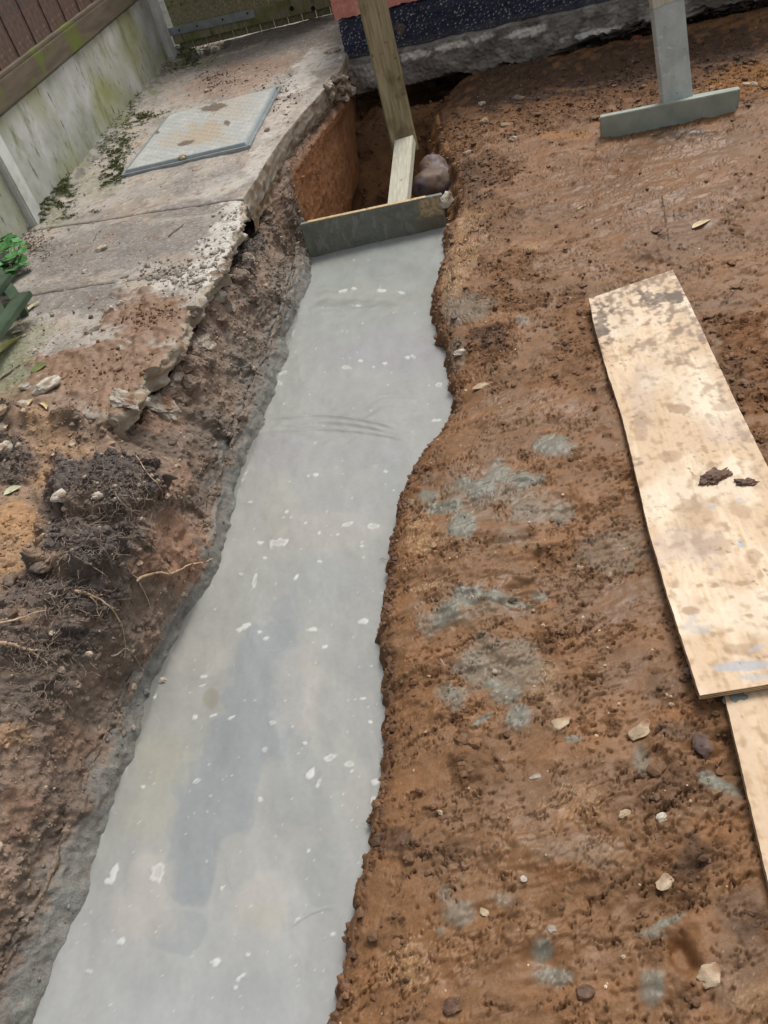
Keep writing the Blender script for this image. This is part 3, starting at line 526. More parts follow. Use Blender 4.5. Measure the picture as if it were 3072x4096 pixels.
    green = blobs(Un, Vn, [(30, 800, 60, 70), (60, 720, 60, 40, 0, .7), (20, 700, 40, 60), (200, 400, 60, 30, 0, .4), (110, 470, 40, 20, 0, .6), (420, 130, 70, 20, 0, .6), (500, 70, 160, 14, -16, .5), (0, 850, 50, 40, 0, .5)], wS); c = lerp3(c, (108, 114, 76), green * .7); c = c * (1 + .12 * a2 + .10 * a1)[..., None]
    md = blobs(Un, Vn, mud, wS) * top_; c = lerp3(c, (128, 94, 66), md * .8); c = lerp3(c, (106, 72, 48), md * sm(a2, .1, .6) * .5)
    md2 = sm(fb2(Xv * 16, Yv * 22, 3, 451), .42, .6) * top_; c = lerp3(c, (112, 88, 68), md2 * .5)
    pitm = blobs(Un, Vn, [(445, 108, 52, 13, -16), (410, 128, 26, 10, -16)], wS * .5); c = lerp3(c, (44, 46, 30), pitm * .95); Zv = Zv - .07 * pitm * top_; backd = blobs(Un, Vn, [(560, 82, 170, 15, -16), (640, 62, 110, 15, -14)], wS); c = lerp3(c, (84, 80, 72), backd * .75)
    sp_ = (_rs.rand(*Xv.shape) > .94); c = lerp3(c, (200, 196, 186), sp_ * .5 * top_ * (1 - md)); sp3 = (_rs.rand(*Xv.shape) > .97); c = lerp3(c, (70, 62, 54), sp3 * .6 * top_)
    c = lerp3(c, (74, 66, 52), np.exp(-dj / .007) * .7 * top_)
    side = np.clip(depth * 20, 0, 1); c = lerp3(c, (164, 150, 128), side * .8 * sm(fb2(Yv * 20, depth * 4, 2, 461), -.8, .2)); c = lerp3(c, (116, 92, 70), side * sm(fb2(Yv * 12, depth * 2, 3, 471), .1, .5) * .7)
    Zv += md * .004 * np.clip(a2 + .5, 0, 2) + md * .010 * sm(a1, .2, .8)
    o = link('path_slab', gridmesh('path_slab', np.stack([Xv, Yv, Zv], -1), c, np.full(Xv.shape, .2) + md * .4), M['slab']); o['kind'] = 'structure'; return o
slab(J1, J3, 300, 150, .006, .10, None, 500)
slab(J2, J1, 150, 170, .034, .085, -1.45, 520)
slab(J0, J2, 150, 170, .042, .085, -1.45, 540)
# lower course of older concrete under the straight edge
v = np.linspace(0, 1, 220); yl = 3.50 + v * 1.75; u = np.linspace(0, 1, 26); Yl, Ul = np.meshgrid(yl, u, indexing='ij')
dip = .045 * sm(Yl, 3.6, 4.6) ; xo = crv(_E, Yl) - .012
Xl = xo - .25 * np.clip(1 - Ul * 3, 0, 1) + .010 * fb2(Yl * 18, Ul * 3, 3, 561) * sm(Ul, .3, .4)
Zl = .197 - np.clip((Ul - .36) / .64, 0, 1) * (.085 - dip * 1.2) * (1 + .35 * fb2(Yl * 7, Ul * 0, 3, 571))
Xl -= np.clip((Ul - .8) / .2, 0, 1) * .05
cl = lin((128, 108, 86))[None, None] * np.ones(Xl.shape)[..., None]; cl = lerp3(cl, (160, 146, 124), sm(fb2(Yl * 25, Ul * 6, 3, 581), -.1, .4) * .7); cl = lerp3(cl, (92, 72, 56), sm(fb2(Yl * 12, Ul * 4, 3, 591), .1, .5) * .7)
lc = link('path_foundation', gridmesh('path_foundation', np.stack([Xl, Yl, Zl], -1), cl, np.full(Xl.shape, .2)), M['slab']); lc['kind'] = 'structure'

# ================================================================== mortar haunch along the fence
def haunch(y0, y1, n, name='mortar_haunch'):
    yy = np.linspace(y0, y1, n); uu = np.linspace(0, 1, 34); Yh, Uh = np.meshgrid(yy, uu, indexing='ij')
    wdt = .10 + .035 * fb2(Yh * 4, Yh * 0, 3, 601) + .03 * sm(Yh, 5.2, 6.2)
    Xh = fx(Yh) + wdt * Uh; Zh = SLABZ + .045 * (1 - Uh) ** 1.3 - .004 + .006 * fb2(Xh * 12, Yh * 9, 3, 611) + .003 * fb2(Xh * 50, Yh * 50, 2, 621) - .02 * (Uh > .97)
    Zh -= .014 * np.exp(-np.abs(fb2(Xh * 5 + 3, Yh * 3, 3, 631)) / .03)
    c = lin((140, 134, 124))[None, None] * np.ones(Xh.shape)[..., None]; c = lerp3(c, (98, 96, 84), sm(fb2(Xh * 14, Yh * 8, 3, 641), -.1, .4) * .8)
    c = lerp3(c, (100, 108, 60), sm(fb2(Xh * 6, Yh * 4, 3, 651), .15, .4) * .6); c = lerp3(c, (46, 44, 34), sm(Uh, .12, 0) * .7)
    o = link(name, gridmesh(name, np.stack([Xh, Yh, Zh], -1), c, Zh * 0 + .2), M['mortar']); o['kind'] = 'structure'
haunch(3.95, 6.75, 330)

# ------------------------------------------------------------------ solid helpers
def boxmesh(sx, sy, sz, bev=.003, cuts=0, jit=0., seed=0):
    bm = bmesh.new(); bmesh.ops.create_cube(bm, size=1); bmesh.ops.scale(bm, vec=(sx, sy, sz), verts=bm.verts)
    if cuts:
        ax = max(range(3), key=lambda i: (sx, sy, sz)[i])
        ed = [e for e in bm.edges if abs((e.verts[0].co - e.verts[1].co)[ax]) > .5 * (sx, sy, sz)[ax]]
        bmesh.ops.subdivide_edges(bm, edges=ed, cuts=cuts)
    if bev: bmesh.ops.bevel(bm, geom=[e for e in bm.edges if len(e.link_faces) == 2 and e.calc_face_angle(0) > 1], offset=bev, segments=2, affect='EDGES')
    if jit:
        r_ = random.Random(seed)
        for v_ in bm.verts: v_.co += Vector((r_.uniform(-jit, jit), r_.uniform(-jit, jit), r_.uniform(-jit, jit)))
    me = bpy.data.meshes.new('box'); bm.to_mesh(me); bm.free(); return me
C3 = lambda p, z: Vector((float(p[0]), float(p[1]), z))
def frame(o, origin, xa, ya, za):
    m = Matrix(((xa[0], ya[0], za[0], origin[0]), (xa[1], ya[1], za[1], origin[1]), (xa[2], ya[2], za[2], origin[2]), (0, 0, 0, 1))); o.matrix_world = m
def beam(name, A, B, w, h, mat, up=(0, 0, 1), parent=None, bev=.003, cuts=0, jit=0., seed=0):
    """timber from A to B (local y along it), w across, h thick"""
    A, B, up = Vector(A), Vector(B), Vector(up); d = B - A; L = d.length; d.normalize(); x = d.cross(up).normalized(); z = x.cross(d)
    o = link(name, boxmesh(w, L, h, bev, cuts, jit, seed), mat, None)
    m = Matrix(((x[0], d[0], z[0], 0), (x[1], d[1], z[1], 0), (x[2], d[2], z[2], 0), (0, 0, 0, 1))); m.translation = (A + B) / 2
    if parent is not None:
        o.parent = parent; m = Matrix.Translation(-parent.location) @ m
    o.matrix_basis = m
    return o

# ================================================================== house wall
t = thing('house_wall', 'rendered house wall painted pink above navy, on a rough grey footing', 'wall', (HC[0], HC[1], 0))
def hp(s, d, z): q = HC + HD * s + HN * d; return np.array([q[0] - HC[0], q[1] - HC[1], z])
def wallband(name, z0f, z1f, off, colf, ns_, nz, s1=3.6, amp=.004, wetv=.3, lipb=.0):
    # runs from the back of the left return, round the corner, along the face
    s_ = np.concatenate([-np.linspace(1.9, 0, 40, endpoint=False), np.linspace(0, s1, ns_)])
    k = np.linspace(0, 1, nz); Sg, Kg = np.meshgrid(s_, k, indexing='ij')
    z0 = z0f(Sg); z1 = z1f(Sg); Zz = z0 + (z1 - z0) * Kg
    n1 = fb2(Sg * 14, Zz * 14, 3, 701); n2 = fb2(Sg * 50, Zz * 50, 2, 711)
    o_ = off + amp * (n1 + .6 * n2)
    o_ = o_ - .14 * np.clip(1 - Kg * 8, 0, 1) * lipb - .05 * np.clip((Kg - .92) / .08, 0, 1)
    rs = np.maximum(Sg, 0); ls = np.maximum(-Sg, 0)
    Xw = HD[0] * rs + HN[0] * (o_ * (Sg >= 0)) - HN[0] * ls - HD[0] * o_ * 1.0
    Yw = HD[1] * rs + HN[1] * (o_ * (Sg >= 0)) - HN[1] * ls - HD[1] * o_ * 1.0
    c = colf(Sg, Zz, n1, n2)
    link(name, gridmesh(name, np.stack([Xw, Yw, Zz], -1), c, np.full(Sg.shape, wetv)), M['wallc'], t)
full = lambda col, A: lin(col)[None, None] * np.ones(A.shape)[..., None]
zb_bot = lambda s: .055 + .05 * np.exp(-((s - 2.1) / .5) ** 2) - .035 * np.exp(-((s - .9) / .5) ** 2) + (.034 * fb2(s * 5, s * 0, 5, 721, .6)) + .012 * fb2(s * 30, s * 0, 2, 722)
zb_nb = lambda s: .265 + .006 * fb2(s * 9, s * 0, 2, 731)
zb_np = lambda s: .487 + .012 * fb2(s * 8, s * 0, 3, 741) + .005 * fb2(s * 40, s * 0, 2, 742)
def c_pink(S_, Z_, n1, n2):
    c = full((212, 140, 128), S_); c = lerp3(c, (226, 164, 150), sm(n1, -.1, .5) * .7); return lerp3(c, (168, 108, 98), sm(n2, .25, .7) * .5)
def c_blue(S_, Z_, n1, n2):
    c = full((26, 36, 62), S_); c = lerp3(c, (40, 52, 82), sm(n1, -.1, .6) * .5)
    F, h = worley2(S_ * 55, Z_ * 55, 31); F_, h_ = worley2(S_ * 120, Z_ * 90, 32)
    c = lerp3(c, (206, 212, 216), sm(.16 * (h > .42) * h * 1.6 - F, 0, .08) * .95); c = lerp3(c, (160, 168, 176), sm(.2 - F_, 0, .1) * (h_ > .62) * .7)
    c = lerp3(c, (112, 98, 80), blobs(S_ * 100, Z_ * 100, [(102, 45, 2.2, 6), (36, 36, 3, 4, 0, .6), (30, 46, 2, 3, 0, .6)], n1)); return lerp3(c, (72, 74, 78), sm(Z_ + .02 * n1, .31, .268) * .6)
def c_foot(S_, Z_, n1, n2):
    c = full((128, 124, 117), S_); c = lerp3(c, (88, 83, 77), sm(fb2(S_ * 5, Z_ * 8, 3, 751), -.1, .4) * .7); c = lerp3(c, (162, 158, 150), sm(fb2(S_ * 8, Z_ * 14, 3, 761), .15, .5) * .7)
    c = lerp3(c, (222, 220, 214), blobs(S_ * 100, Z_ * 100, [(46, 21, 12, 2.6), (66, 21.5, 14, 2.8), (84, 22, 9, 2.5), (112, 20, 14, 3), (150, 12, 20, 2), (15, 16, 8, 5, 0, .5), (180, 10, 24, 1.4), (205, 9, 20, 1.4)], n1 * .7 + n2 * .4, .5) * .9)
    return lerp3(c, (80, 64, 52), sm(Z_ + .03 * n1, .10, .04) * .5)
blocker = beam('light_blocker', C3(HC + HD * .06 + HN * -1.0, .64), C3(HC + HD * 3.55 + HN * -1.0, .64), 1.86, .96, M['hole'], parent=t, bev=0)  # unseen box added behind the face to stop skylight leaking under the footing
wallband('footing', zb_bot, lambda s: zb_nb(s) + .004, .030, c_foot, 640, 60, amp=.007, wetv=.15, lipb=1.)
wallband('painted_plinth', zb_nb, zb_np, .012, c_blue, 640, 50, amp=.003, wetv=.75)
wallband('pink_render', lambda s: zb_np(s) - .002, lambda s: s * 0 + 1.15, .030, c_pink, 420, 80, amp=.006, wetv=.3)  # unseen wall top kept low so the sun reaches over it

# ================================================================== formwork board, strut, stake
fA, fB_ = lineL + bd * -.012 + bn * .014, lineR + bn * .014
formwork = beam('formwork_board', C3(fA, -.058), C3(fB_, -.072), .027, .245, M['greywood'], cuts=10)
tag(formwork, 'grey slurry-coated timber board standing on edge across the far end of the trench', 'formwork board')
a_, b_ = np.meshgrid(np.linspace(-.327, .327, 260), np.linspace(-.118, .118, 90)); m1 = fb2(a_ * 18, b_ * 18, 4, 941); m2 = fb2(a_ * 60, b_ * 60, 3, 942)
cf = lin((112, 114, 104))[None, None] * np.ones(a_.shape)[..., None]; cf = lerp3(cf, (98, 98, 86), sm(m1, 0, .5) * .6); cf = lerp3(cf, (138, 140, 130), sm(fb2(a_ * 30, b_ * 12, 3, 943), .25, .5) * .5)
bare = sm(a_ + .02 * m1 - .012 * b_ / .1, .205, .225) * sm(b_ + .022 * m1, .028, .05); cf = lerp3(cf, (178, 156, 118), bare * .9); cf = lerp3(cf, (128, 104, 70), bare * sm(m2, .0, .4) * .7); cf = lerp3(cf, (108, 92, 66), sm(a_, .17, .26) * (1 - bare) * .6); cf = lerp3(cf, (112, 86, 62), sm(b_ + .01 * m1, -.02, -.05) * .4)
nf = link('slurry_face', gridmesh('slurry_face', np.stack([.0145 + .0012 * m1 + .0006 * m2, a_, b_], -1), cf, np.full(a_.shape, .6)), M['wallc'], formwork)
te = link('bare_top_edge', boxmesh(.022, .56, .004, .001), M['endgrain'], formwork); te.location = (0, -.02, .1232)
ck = thing('wedged_stone', 'pale stone wedged between the formwork board end and the soil', 'stone', tuple(P(963, 432, .02)))
def rock(seed, r, squash=(1, 1, .7), ang=.35, sub=2):
    bm = bmesh.new(); bmesh.ops.create_icosphere(bm, subdivisions=sub, radius=1); r_ = np.random.RandomState(seed)
    V_ = np.array([v_.co[:] for v_ in bm.verts])
    for _ in range(7):                                   # knock flat facets off
        n_ = r_.normal(size=3); n_ /= np.linalg.norm(n_); d = V_ @ n_; lim = r_.uniform(.55, .85); k = d > lim; V_[k] -= np.outer(d[k] - lim, n_)
    V_ *= 1 + ang * (.6 * fb3(V_[:, 0] * 1.3 + seed, V_[:, 1] * 1.3, V_[:, 2] * 1.3, 3, seed % 50) + .3 * fb3(V_[:, 0] * 4 + seed, V_[:, 1] * 4, V_[:, 2] * 4, 2, seed % 47))[:, None]
    V_ *= np.array(squash) * r
    for v_, c in zip(bm.verts, V_): v_.co = c
    me = bpy.data.meshes.new('rock'); bm.to_mesh(me); bm.free()
    for p in me.polygons: p.use_smooth = False
    return me
link('stone_body', rock(3, .042, (1, .7, .9), .4, 3), M['whitestone'], ck)

lb0, lb1 = lineL + bn * .055, lineR + bn * .055
stl = Vector(onplane(858, 440, lb0, lb1)); sfar = Vector(P(871, 297, .155))
strut = beam('strut', stl + Vector((0, 0, -.028)), sfar + Vector((.006, .0, -.022)), .098, .047, M['strut'], up=(-.12, 0, 1), cuts=6, bev=.002)
tag(strut, 'short pale sawn timber strut running back from the formwork board to the tall stake', 'strut')
stake_o = np.array([sfar.x, sfar.y]); 
SA, SB = stake_o + np.array([-1, .15 * 0 + .0]), stake_o + np.array([1, -.15 * 0])
def stakept(u, v, lean): # on a plane leaning back towards the house
    r = RM @ np.array([u - PP[0], v - PP[1], FOC]); # plane: y = y0 + lean*(z-.1) + .02
    y0 = sfar.y + .03; k = (y0 + lean * (CAM[2] - .12) - CAM[1]) / (r[1] - lean * r[2]); return CAM + r * k
bL, bR, tL, tR = stakept(846, 311, .22), stakept(903, 322, .22), stakept(771, 0, .22), stakept(836, 0, .22)
bm_ = Vector((bL + bR) / 2); tm_ = Vector((tL + tR) / 2); dirs = (tm_ - bm_).normalized(); wst = (np.linalg.norm(bR - bL) + np.linalg.norm(tR - tL)) / 2
xax = Vector(tR - tL).normalized()
stake = beam('stake', bm_ - dirs * .03 , bm_ + dirs * 1.75, wst * .92, .04, M['stake'], up=xax.cross(dirs), cuts=12, bev=.003)
tag(stake, 'tall muddy brown timber board leaning back behind the strut, in front of the navy wall', 'timber board')

# ================================================================== tamping tool on the right
T0, T1 = P(1297, 280, .03), P(1590, 224, .03)
tp = thing('tamping_tool', 'T-shaped timber tamper coated in grey slurry, standing on the soil by the house', 'tamper', tuple((T0 + T1) / 2))
tp.location.z = 0
tv = Vector(T1 - T0); tv.z = 0; tv.normalize(); tn = Vector((-tv.y, tv.x, 0))
beam('crossbar', Vector(T0) + Vector((0, 0, .008)), Vector(T1) + Vector((0, 0, .012)), .036, .108, M['greywood_dark'], parent=tp, cuts=6)
beam('back_batten', Vector(T0) + tn * .045 + tv * .3 + Vector((0, 0, .015)), Vector(T1) + tn * .045 + tv * .02 + Vector((0, 0, .012)), .038, .082, M['greywood_dark'], parent=tp, cuts=4)
hb0 = Vector(P(1462, 232, .06)) + tn * .02
# handle leans back: choose a point on the ray through the frame top
def leanpt(u, v, P0, lean):
    r = RM @ np.array([u - PP[0], v - PP[1], FOC]); k = (P0[1] + lean * (CAM[2] - P0[2]) - CAM[1]) / (r[1] - lean * r[2]); return Vector(CAM + r * k)
hL, hR = leanpt(1430, 237, hb0, .18), leanpt(1495, 216, hb0, .18); kL, kR = leanpt(1405, 0, hb0, .18), leanpt(1474, 0, hb0, .18)
hd = (((kL + kR) / 2) - ((hL + hR) / 2)).normalized(); hx = (kR - kL).normalized(); hw = ((hR - hL).length * .5 + (kR - kL).length * .5)
hm = (hL + hR) / 2
beam('handle', hm - hd * .05, hm + hd * .42, hw * .97, .036, M['greywood_pale'], up=hx.cross(hd), parent=tp, cuts=6)
beam('handle_top', hm + hd * .42, hm + hd * 1.5, hw * .968, .0358, M['strut'], up=hx.cross(hd), parent=tp, cuts=6)

# ================================================================== plywood offcuts used as a walkway
def sheet(name, Lp, Rp, th, nv, nu, colf, label, seed):
    Lp = np.array(Lp); Rp = np.array(Rp); s_ = np.linspace(0, 1, nv)
    def res(Q):
        d = np.concatenate([[0], np.cumsum(np.linalg.norm(np.diff(Q, axis=0), axis=1))]); d /= d[-1]; return np.stack([np.interp(s_, d, Q[:, i]) for i in range(3)], -1)
    A_, B_ = res(Lp), res(Rp); 
    for _ in range(12):
        for Q in (A_, B_): Q[1:-1] = (Q[:-2] + Q[1:-1] * 2 + Q[2:]) / 4
    k = np.linspace(0, 1, nu)[None, :, None]; Tt = A_[:, None] * (1 - k) + B_[:, None] * k
    rg = .0010 * fb2(s_ * 55, s_ * 0, 3, seed); Tt[:, 0, 0] += rg; Tt[:, -1, 0] += rg[::-1]
    org = Tt[0, 0].copy(); root = thing(name, label, 'plywood sheet', tuple(org)); Tt = Tt - org
    c, w_ = colf(Tt[..., 0] + org[0], Tt[..., 1] + org[1], Tt[..., 2] + org[2])
    link('face_veneer', gridmesh('face_veneer', Tt, c, w_), M['ply'], root)
    ring = np.concatenate([Tt[0, ::3], Tt[::3, -1], Tt[-1, ::-3], Tt[::-3, 0]]); n_ = 6
    for i in range(n_):
        z0, z1 = -th * i / n_, -th * (i + 1) / n_ ; off = (.0006 * (i % 2))
        cen = ring.mean(0); dd = ring - cen; ln_ = np.linalg.norm(dd, axis=1)[:, None]; rr_ = ring - dd / ln_ * off
        a_ = rr_ + [0, 0, z0]; b_ = rr_ + [0, 0, z1]; Vv = np.concatenate([a_, b_]); m_ = len(ring); F = [[j, (j + 1) % m_, m_ + (j + 1) % m_, m_ + j] for j in range(m_)]
        link('ply_layer', npmesh('ply_layer', Vv, F, smooth=False), M['plyedge_b'] if i % 2 else M['plyedge_a'], root)
    und_ = link('back_veneer', gridmesh('back_veneer', (Tt - [0, 0, th])[::4, ::4], flip=True), M['plyedge_b'], root)
    return root
def ply_col(x, y, z):
    u_, v_ = proj(x, y, z); d = np.array([.247, .969]); al = x * d[0] + y * d[1]; ac = x * d[1] - y * d[0]
    g1 = fb2(ac * 60, al * 5, 4, 801); g2 = fb2(ac * 10, al * 2, 3, 811); n1 = fb2(x * 16, y * 16, 4, 821); n2 = fb2(x * 45, y * 45, 3, 831)
    c = full((206, 180, 150), x); c = lerp3(c, (228, 206, 178), sm(g2 + .4 * g1, -.1, .5) * .8); c = lerp3(c, (200, 166, 120), sm(g1 + .4 * n1, .05, .6) * .4); c = lerp3(c, (190, 156, 116), sm(fb2(ac * 160, al * 14, 3, 812) + .3 * n2, .15, .5) * .28); c = lerp3(c, (246, 240, 222), sm(fb2(x * 5, y * 5, 4, 841), .0, .6) * .28)
    c = lerp3(c, (158, 132, 106), sm(n1 + .6 * n2 + .4 * g1, .1, .9) * .55); c = lerp3(c, (170, 138, 104), sm(n2 + .4 * g1, .3, .7) * .35)
    st = blobs(u_, v_, [(1430, 660, 60, 34), (1350, 640, 70, 40), (1300, 690, 30, 60), (1500, 690, 40, 60), (1440, 750, 60, 40, 0, .6), (1400, 620, 90, 16), (1460, 600, 30, 20), (1560, 800, 16, 60, 0, .6), (1370, 1000, 20, 26), (1620, 920, 30, 60, 0, .6)], n1 + .6 * n2)
    c = lerp3(c, (132, 110, 92), st * .8 * sm(n2 + .5 * n1 + .5 * g1, -.6, .5)); c = lerp3(c, (86, 74, 66), blobs(u_, v_, [(1440, 645, 46, 14), (1295, 700, 22, 40), (1400, 640, 30, 12)], n1 + n2) * .7)
    ms = blobs(u_, v_, [(1470, 885, 26, 10), (1385, 905, 26, 20), (1455, 985, 30, 12, 0, .7), (1560, 880, 30, 12, 0, .7), (1500, 1120, 60, 40, 0, .6), (1560, 1180, 40, 24, 0, .7), (1600, 1400, 40, 14, 0, .8), (1470, 1160, 20, 14, 0, .6), (1540, 1010, 16, 12, 0, .8), (1600, 1105, 30, 20, 0, .6), (1385, 930, 18, 24, 0, .7), (1490, 1320, 24, 10), (1630, 1200, 24, 16, 0, .7),
        (1430, 1300, 12, 6), (1540, 1370, 8, 5), (1510, 1265, 10, 6), (1580, 1290, 9, 6), (1545, 1265, 7, 5), (1620, 1330, 10, 6), (1600, 1260, 14, 6)], n1)
    c = lerp3(c, (158, 128, 98), ms * .7)
    bl = blobs(u_, v_, [(1615, 1440, 70, 12, -4), (1560, 1442, 26, 6, 0, .8), (1630, 1462, 44, 8, 0, .8), (1600, 1080, 10, 6, 0, .7), (1540, 1096, 9, 6, 0, .9), (1600, 1178, 11, 8), (1510, 1360, 24, 12, 0, .5), (1635, 1400, 20, 6, -20, .7), (1490, 1345, 30, 10, -50, .5), (1598, 1170, 7, 5)], n1 * .8)
    c = lerp3(c, (164, 170, 178), bl * .75); rnd_ = _rs.rand(*x.shape)
    c = lerp3(c, (96, 72, 54), sm(fb2(x * 60, y * 60, 3, 851), .66, .78) * .7 * sm(fb2(x * 6, y * 6, 2, 852), -.1, .4))
    c = lerp3(c, (176, 164, 166), blobs(u_, v_, [(1480, 1180, 90, 50, 0, .5), (1390, 860, 30, 90, 0, .35), (1560, 930, 60, 30, 0, .4)], n1) * .5)
    return c, np.full(x.shape, .15) + .3 * st
lp = [(1272, 645, .035), (1284, 705, .03), (1306, 785, .027), (1344, 900, .025), (1370, 1010, .028), (1400, 1140, .034), (1440, 1280, .042), (1512, 1502, .055)]
LP = [P(*q) for q in lp]
RP = [P(1453, 583, .075), P(1490, 655, .065), P(1540, 762, .05), P(1600, 890, .04), P(1659, 1008, .04)]
e0 = (LP[-1] - LP[4]); e0 /= np.linalg.norm(e0); wv = P(1659, 1478, .055) - P(1512, 1502, .055); wv = wv / np.linalg.norm(wv) * .315
RP = RP + [RP[-1] * .5 + (LP[-1] + wv) * .5, LP[-1] + wv]
ps = sheet('plywood_sheet', LP, RP, .018, 330, 90, ply_col, 'warped muddy plywood strip lying on top of the other, two dark mud lumps on it', 61)
q1_, q2_ = P(1560, 1480, .03), P(1659, 1905, .026); dv = (q2_ - q1_); dv[2] = 0; dv /= np.linalg.norm(dv); q0_ = q1_ - dv * .16; q3_ = q2_ + dv * .55; wv2 = np.array([-dv[1], dv[0], 0]) * .3
ps2 = sheet('plywood_sheet', [q0_, q1_, q2_, q3_], [q0_ + wv2, q1_ + wv2, q2_ + wv2, q3_ + wv2], .018, 300, 80, ply_col, 'lower pale plywood strip running out of the picture under the warped one', 67)

# ================================================================== fence on the left
def fz(s, z, off=0.): q = FA + FDIR * s + FN * off; return Vector((q[0], q[1], z))
fl = np.linalg.norm(FB - FA)                               # bay length between posts
fence = thing('fence_bay', 'close-boarded fence of reddish boards above a mossy rail and a pale concrete gravel panel', 'fence', tuple(fz(0, SLABZ)))
gp = beam('gravel_panel', fz(.06, .50), fz(fl + .02, .50), .05, .47, M['gravel'], parent=fence, cuts=2, bev=.006)
def panel_rib(): pass
beam('bottom_rail', fz(.04, .792, .012), fz(fl + .02, .792, .012), .06, .105, M['rail'], parent=fence, cuts=3, bev=.004)
beam('rail_cap', fz(.04, .852, .005), fz(fl + .02, .852, .005), .045, .016, M['rail'], parent=fence, bev=.003)
nb = int(fl / .115)
for i in range(nb):
    s = .08 + i * (fl - .1) / nb; o = beam('fence_board', fz(s + .055, .845, -.02 + .006 * (i % 2)), fz(s + .055, 2.05, -.02 + .006 * (i % 2)), .118, .014, M['board_red'], up=(FN[0], FN[1], 0), parent=fence, bev=.002)
def cpost(s, label):
    r_ = thing('concrete_post', label, 'post', tuple(fz(s, SLABZ, .0)))
    beam('post_shaft', fz(s, SLABZ - .12, .0), fz(s, 2.2, .0), .10, .105, M['post'], up=(FN[0], FN[1], 0), parent=r_, bev=.008, cuts=3); return r_
cpost(-.01, 'weathered pale concrete post at the left edge beside the green weeds')
p2 = cpost(fl + .10, 'pale concrete post in the far corner next to the gate hinge')
p0 = thing('fence_bay', 'nearer bay of the fence running out of the picture past the green weeds', 'fence', tuple(fz(-1.3, SLABZ)))
beam('gravel_panel', fz(-1.85, .50, -.005), fz(-.06, .50, -.005), .045, .47, M['gravel'], parent=p0, bev=.006)
beam('bottom_rail', fz(-1.85, .792, .006), fz(-.06, .792, .006), .06, .105, M['rail'], parent=p0, bev=.004)
for i in range(15):
    s = -1.85 + i * .118; beam('fence_board', fz(s + .055, .845, -.02 + .006 * (i % 2)), fz(s + .055, 2.05, -.02 + .006 * (i % 2)), .118, .014, M['board_red'], up=(FN[0], FN[1], 0), parent=p0, bev=.002)
pf = thing('post_footing', 'lump of old concrete at the foot of the left concrete post', 'concrete lump', tuple(P(22, 480, .33)))
link('footing_body', rock(77, .10, (.8, 1.1, .7), .4, 3), M['post'], pf)
# gate at the end of the path
GA = P(385, 112, .3)[:2]; GB = P(738, 26, .3)[:2]; GD = (GB - GA) / np.linalg.norm(GB - GA); GN = np.array([GD[1], -GD[0]]); gl = np.linalg.norm(GB - GA)
def gz(s, z, off=0.): q = GA + GD * s + GN * off; return Vector((q[0], q[1], z))
gp_ = thing('gate_post', 'grey weathered timber gate post carrying the steel hinge', 'post', tuple(gz(-.07, .25)))
beam('post_shaft', gz(-.065, .2, .02), gz(-.065, 2.1, .02), .075, .09, M['timberpost'], up=(GN[0], GN[1], 0), parent=gp_, bev=.004)
gate = thing('boarded_gate', 'timber boarded gate stained green at the far end of the path', 'gate', tuple(gz(.02, .34)))
ng = 12
for i in range(ng): beam('gate_board', gz(.03 + (i + .5) * gl / ng, .306), gz(.03 + (i + .5) * gl / ng, 2.0), gl / ng - .004, .018, M['board_green'], up=(GN[0], GN[1], 0), parent=gate, bev=.002)
beam('gate_rail', gz(.01, .405, .025), gz(gl + .03, .405, .025), .03, .10, M['board_green'], parent=gate, bev=.003)
hinge = thing('strap_hinge', 'long galvanised steel strap hinge screwed across the bottom of the gate', 'hinge', tuple(gz(.02, .44, .05)))
beam('hinge_strap', gz(-.02, .442, .045), gz(.66, .428, .045), .006, .052, M['steel'], parent=hinge, bev=.001)
beam('hinge_plate', gz(-.04, .31, .075), gz(-.04, .53, .075), .045, .006, M['steel'], up=(GN[0], GN[1], 0), parent=hinge, bev=.001)
pin = beam('hinge_pin', gz(-.017, .32, .08), gz(-.017, .52, .08), .014, .014, M['steel'], parent=hinge, up=(GN[0], GN[1], 0), bev=.005)
for s in (.08, .22, .42, .61): 
    b_ = beam('screw_head', gz(s, .438, .047), gz(s, .438, .053), .014, .014, M['hole'], parent=hinge, bev=.004)
kn = bmesh.new(); bmesh.ops.create_cone(kn, cap_ends=True, segments=14, radius1=.017, radius2=.015, depth=.006); knm = bpy.data.meshes.new('knot'); kn.to_mesh(knm); kn.free()
for s, z in ((.93, .40), (1.08, .37)):
    o = link('knot_hole', knm, M['hole'], gate); o.matrix_basis = Matrix.Translation(gz(s, z, .041) - gate.location) @ Vector((GN[0], GN[1], 0)).to_track_quat('Z', 'Y').to_matrix().to_4x4()
# soil under the gate and beyond the fence (so nothing ends in the void)
def patch(name, x0, x1, y0, y1, z, n, mat, c1_, c2_, amp):
    a_, b_ = np.meshgrid(np.linspace(x0, x1, n), np.linspace(y0, y1, n)); zz = z + amp * fb2(a_ * 5, b_ * 5, 4, 905)
    c = full(c1_, a_); c = lerp3(c, c2_, sm(fb2(a_ * 9, b_ * 9, 3, 911), -.2, .4)); o = link(name, gridmesh(name, np.stack([a_, b_, zz], -1), c, a_ * 0 + .3), mat); o['kind'] = 'structure'
patch('back_garden_ground', -2.6, 2.4, 6.3, 10.5, .215, 90, M['bank'], (48, 46, 36), (66, 66, 44), .02)
patch('neighbour_ground', -4.5, -1.25, -1.0, 6.2, .19, 90, M['bank'], (84, 70, 54), (66, 60, 44), .02)

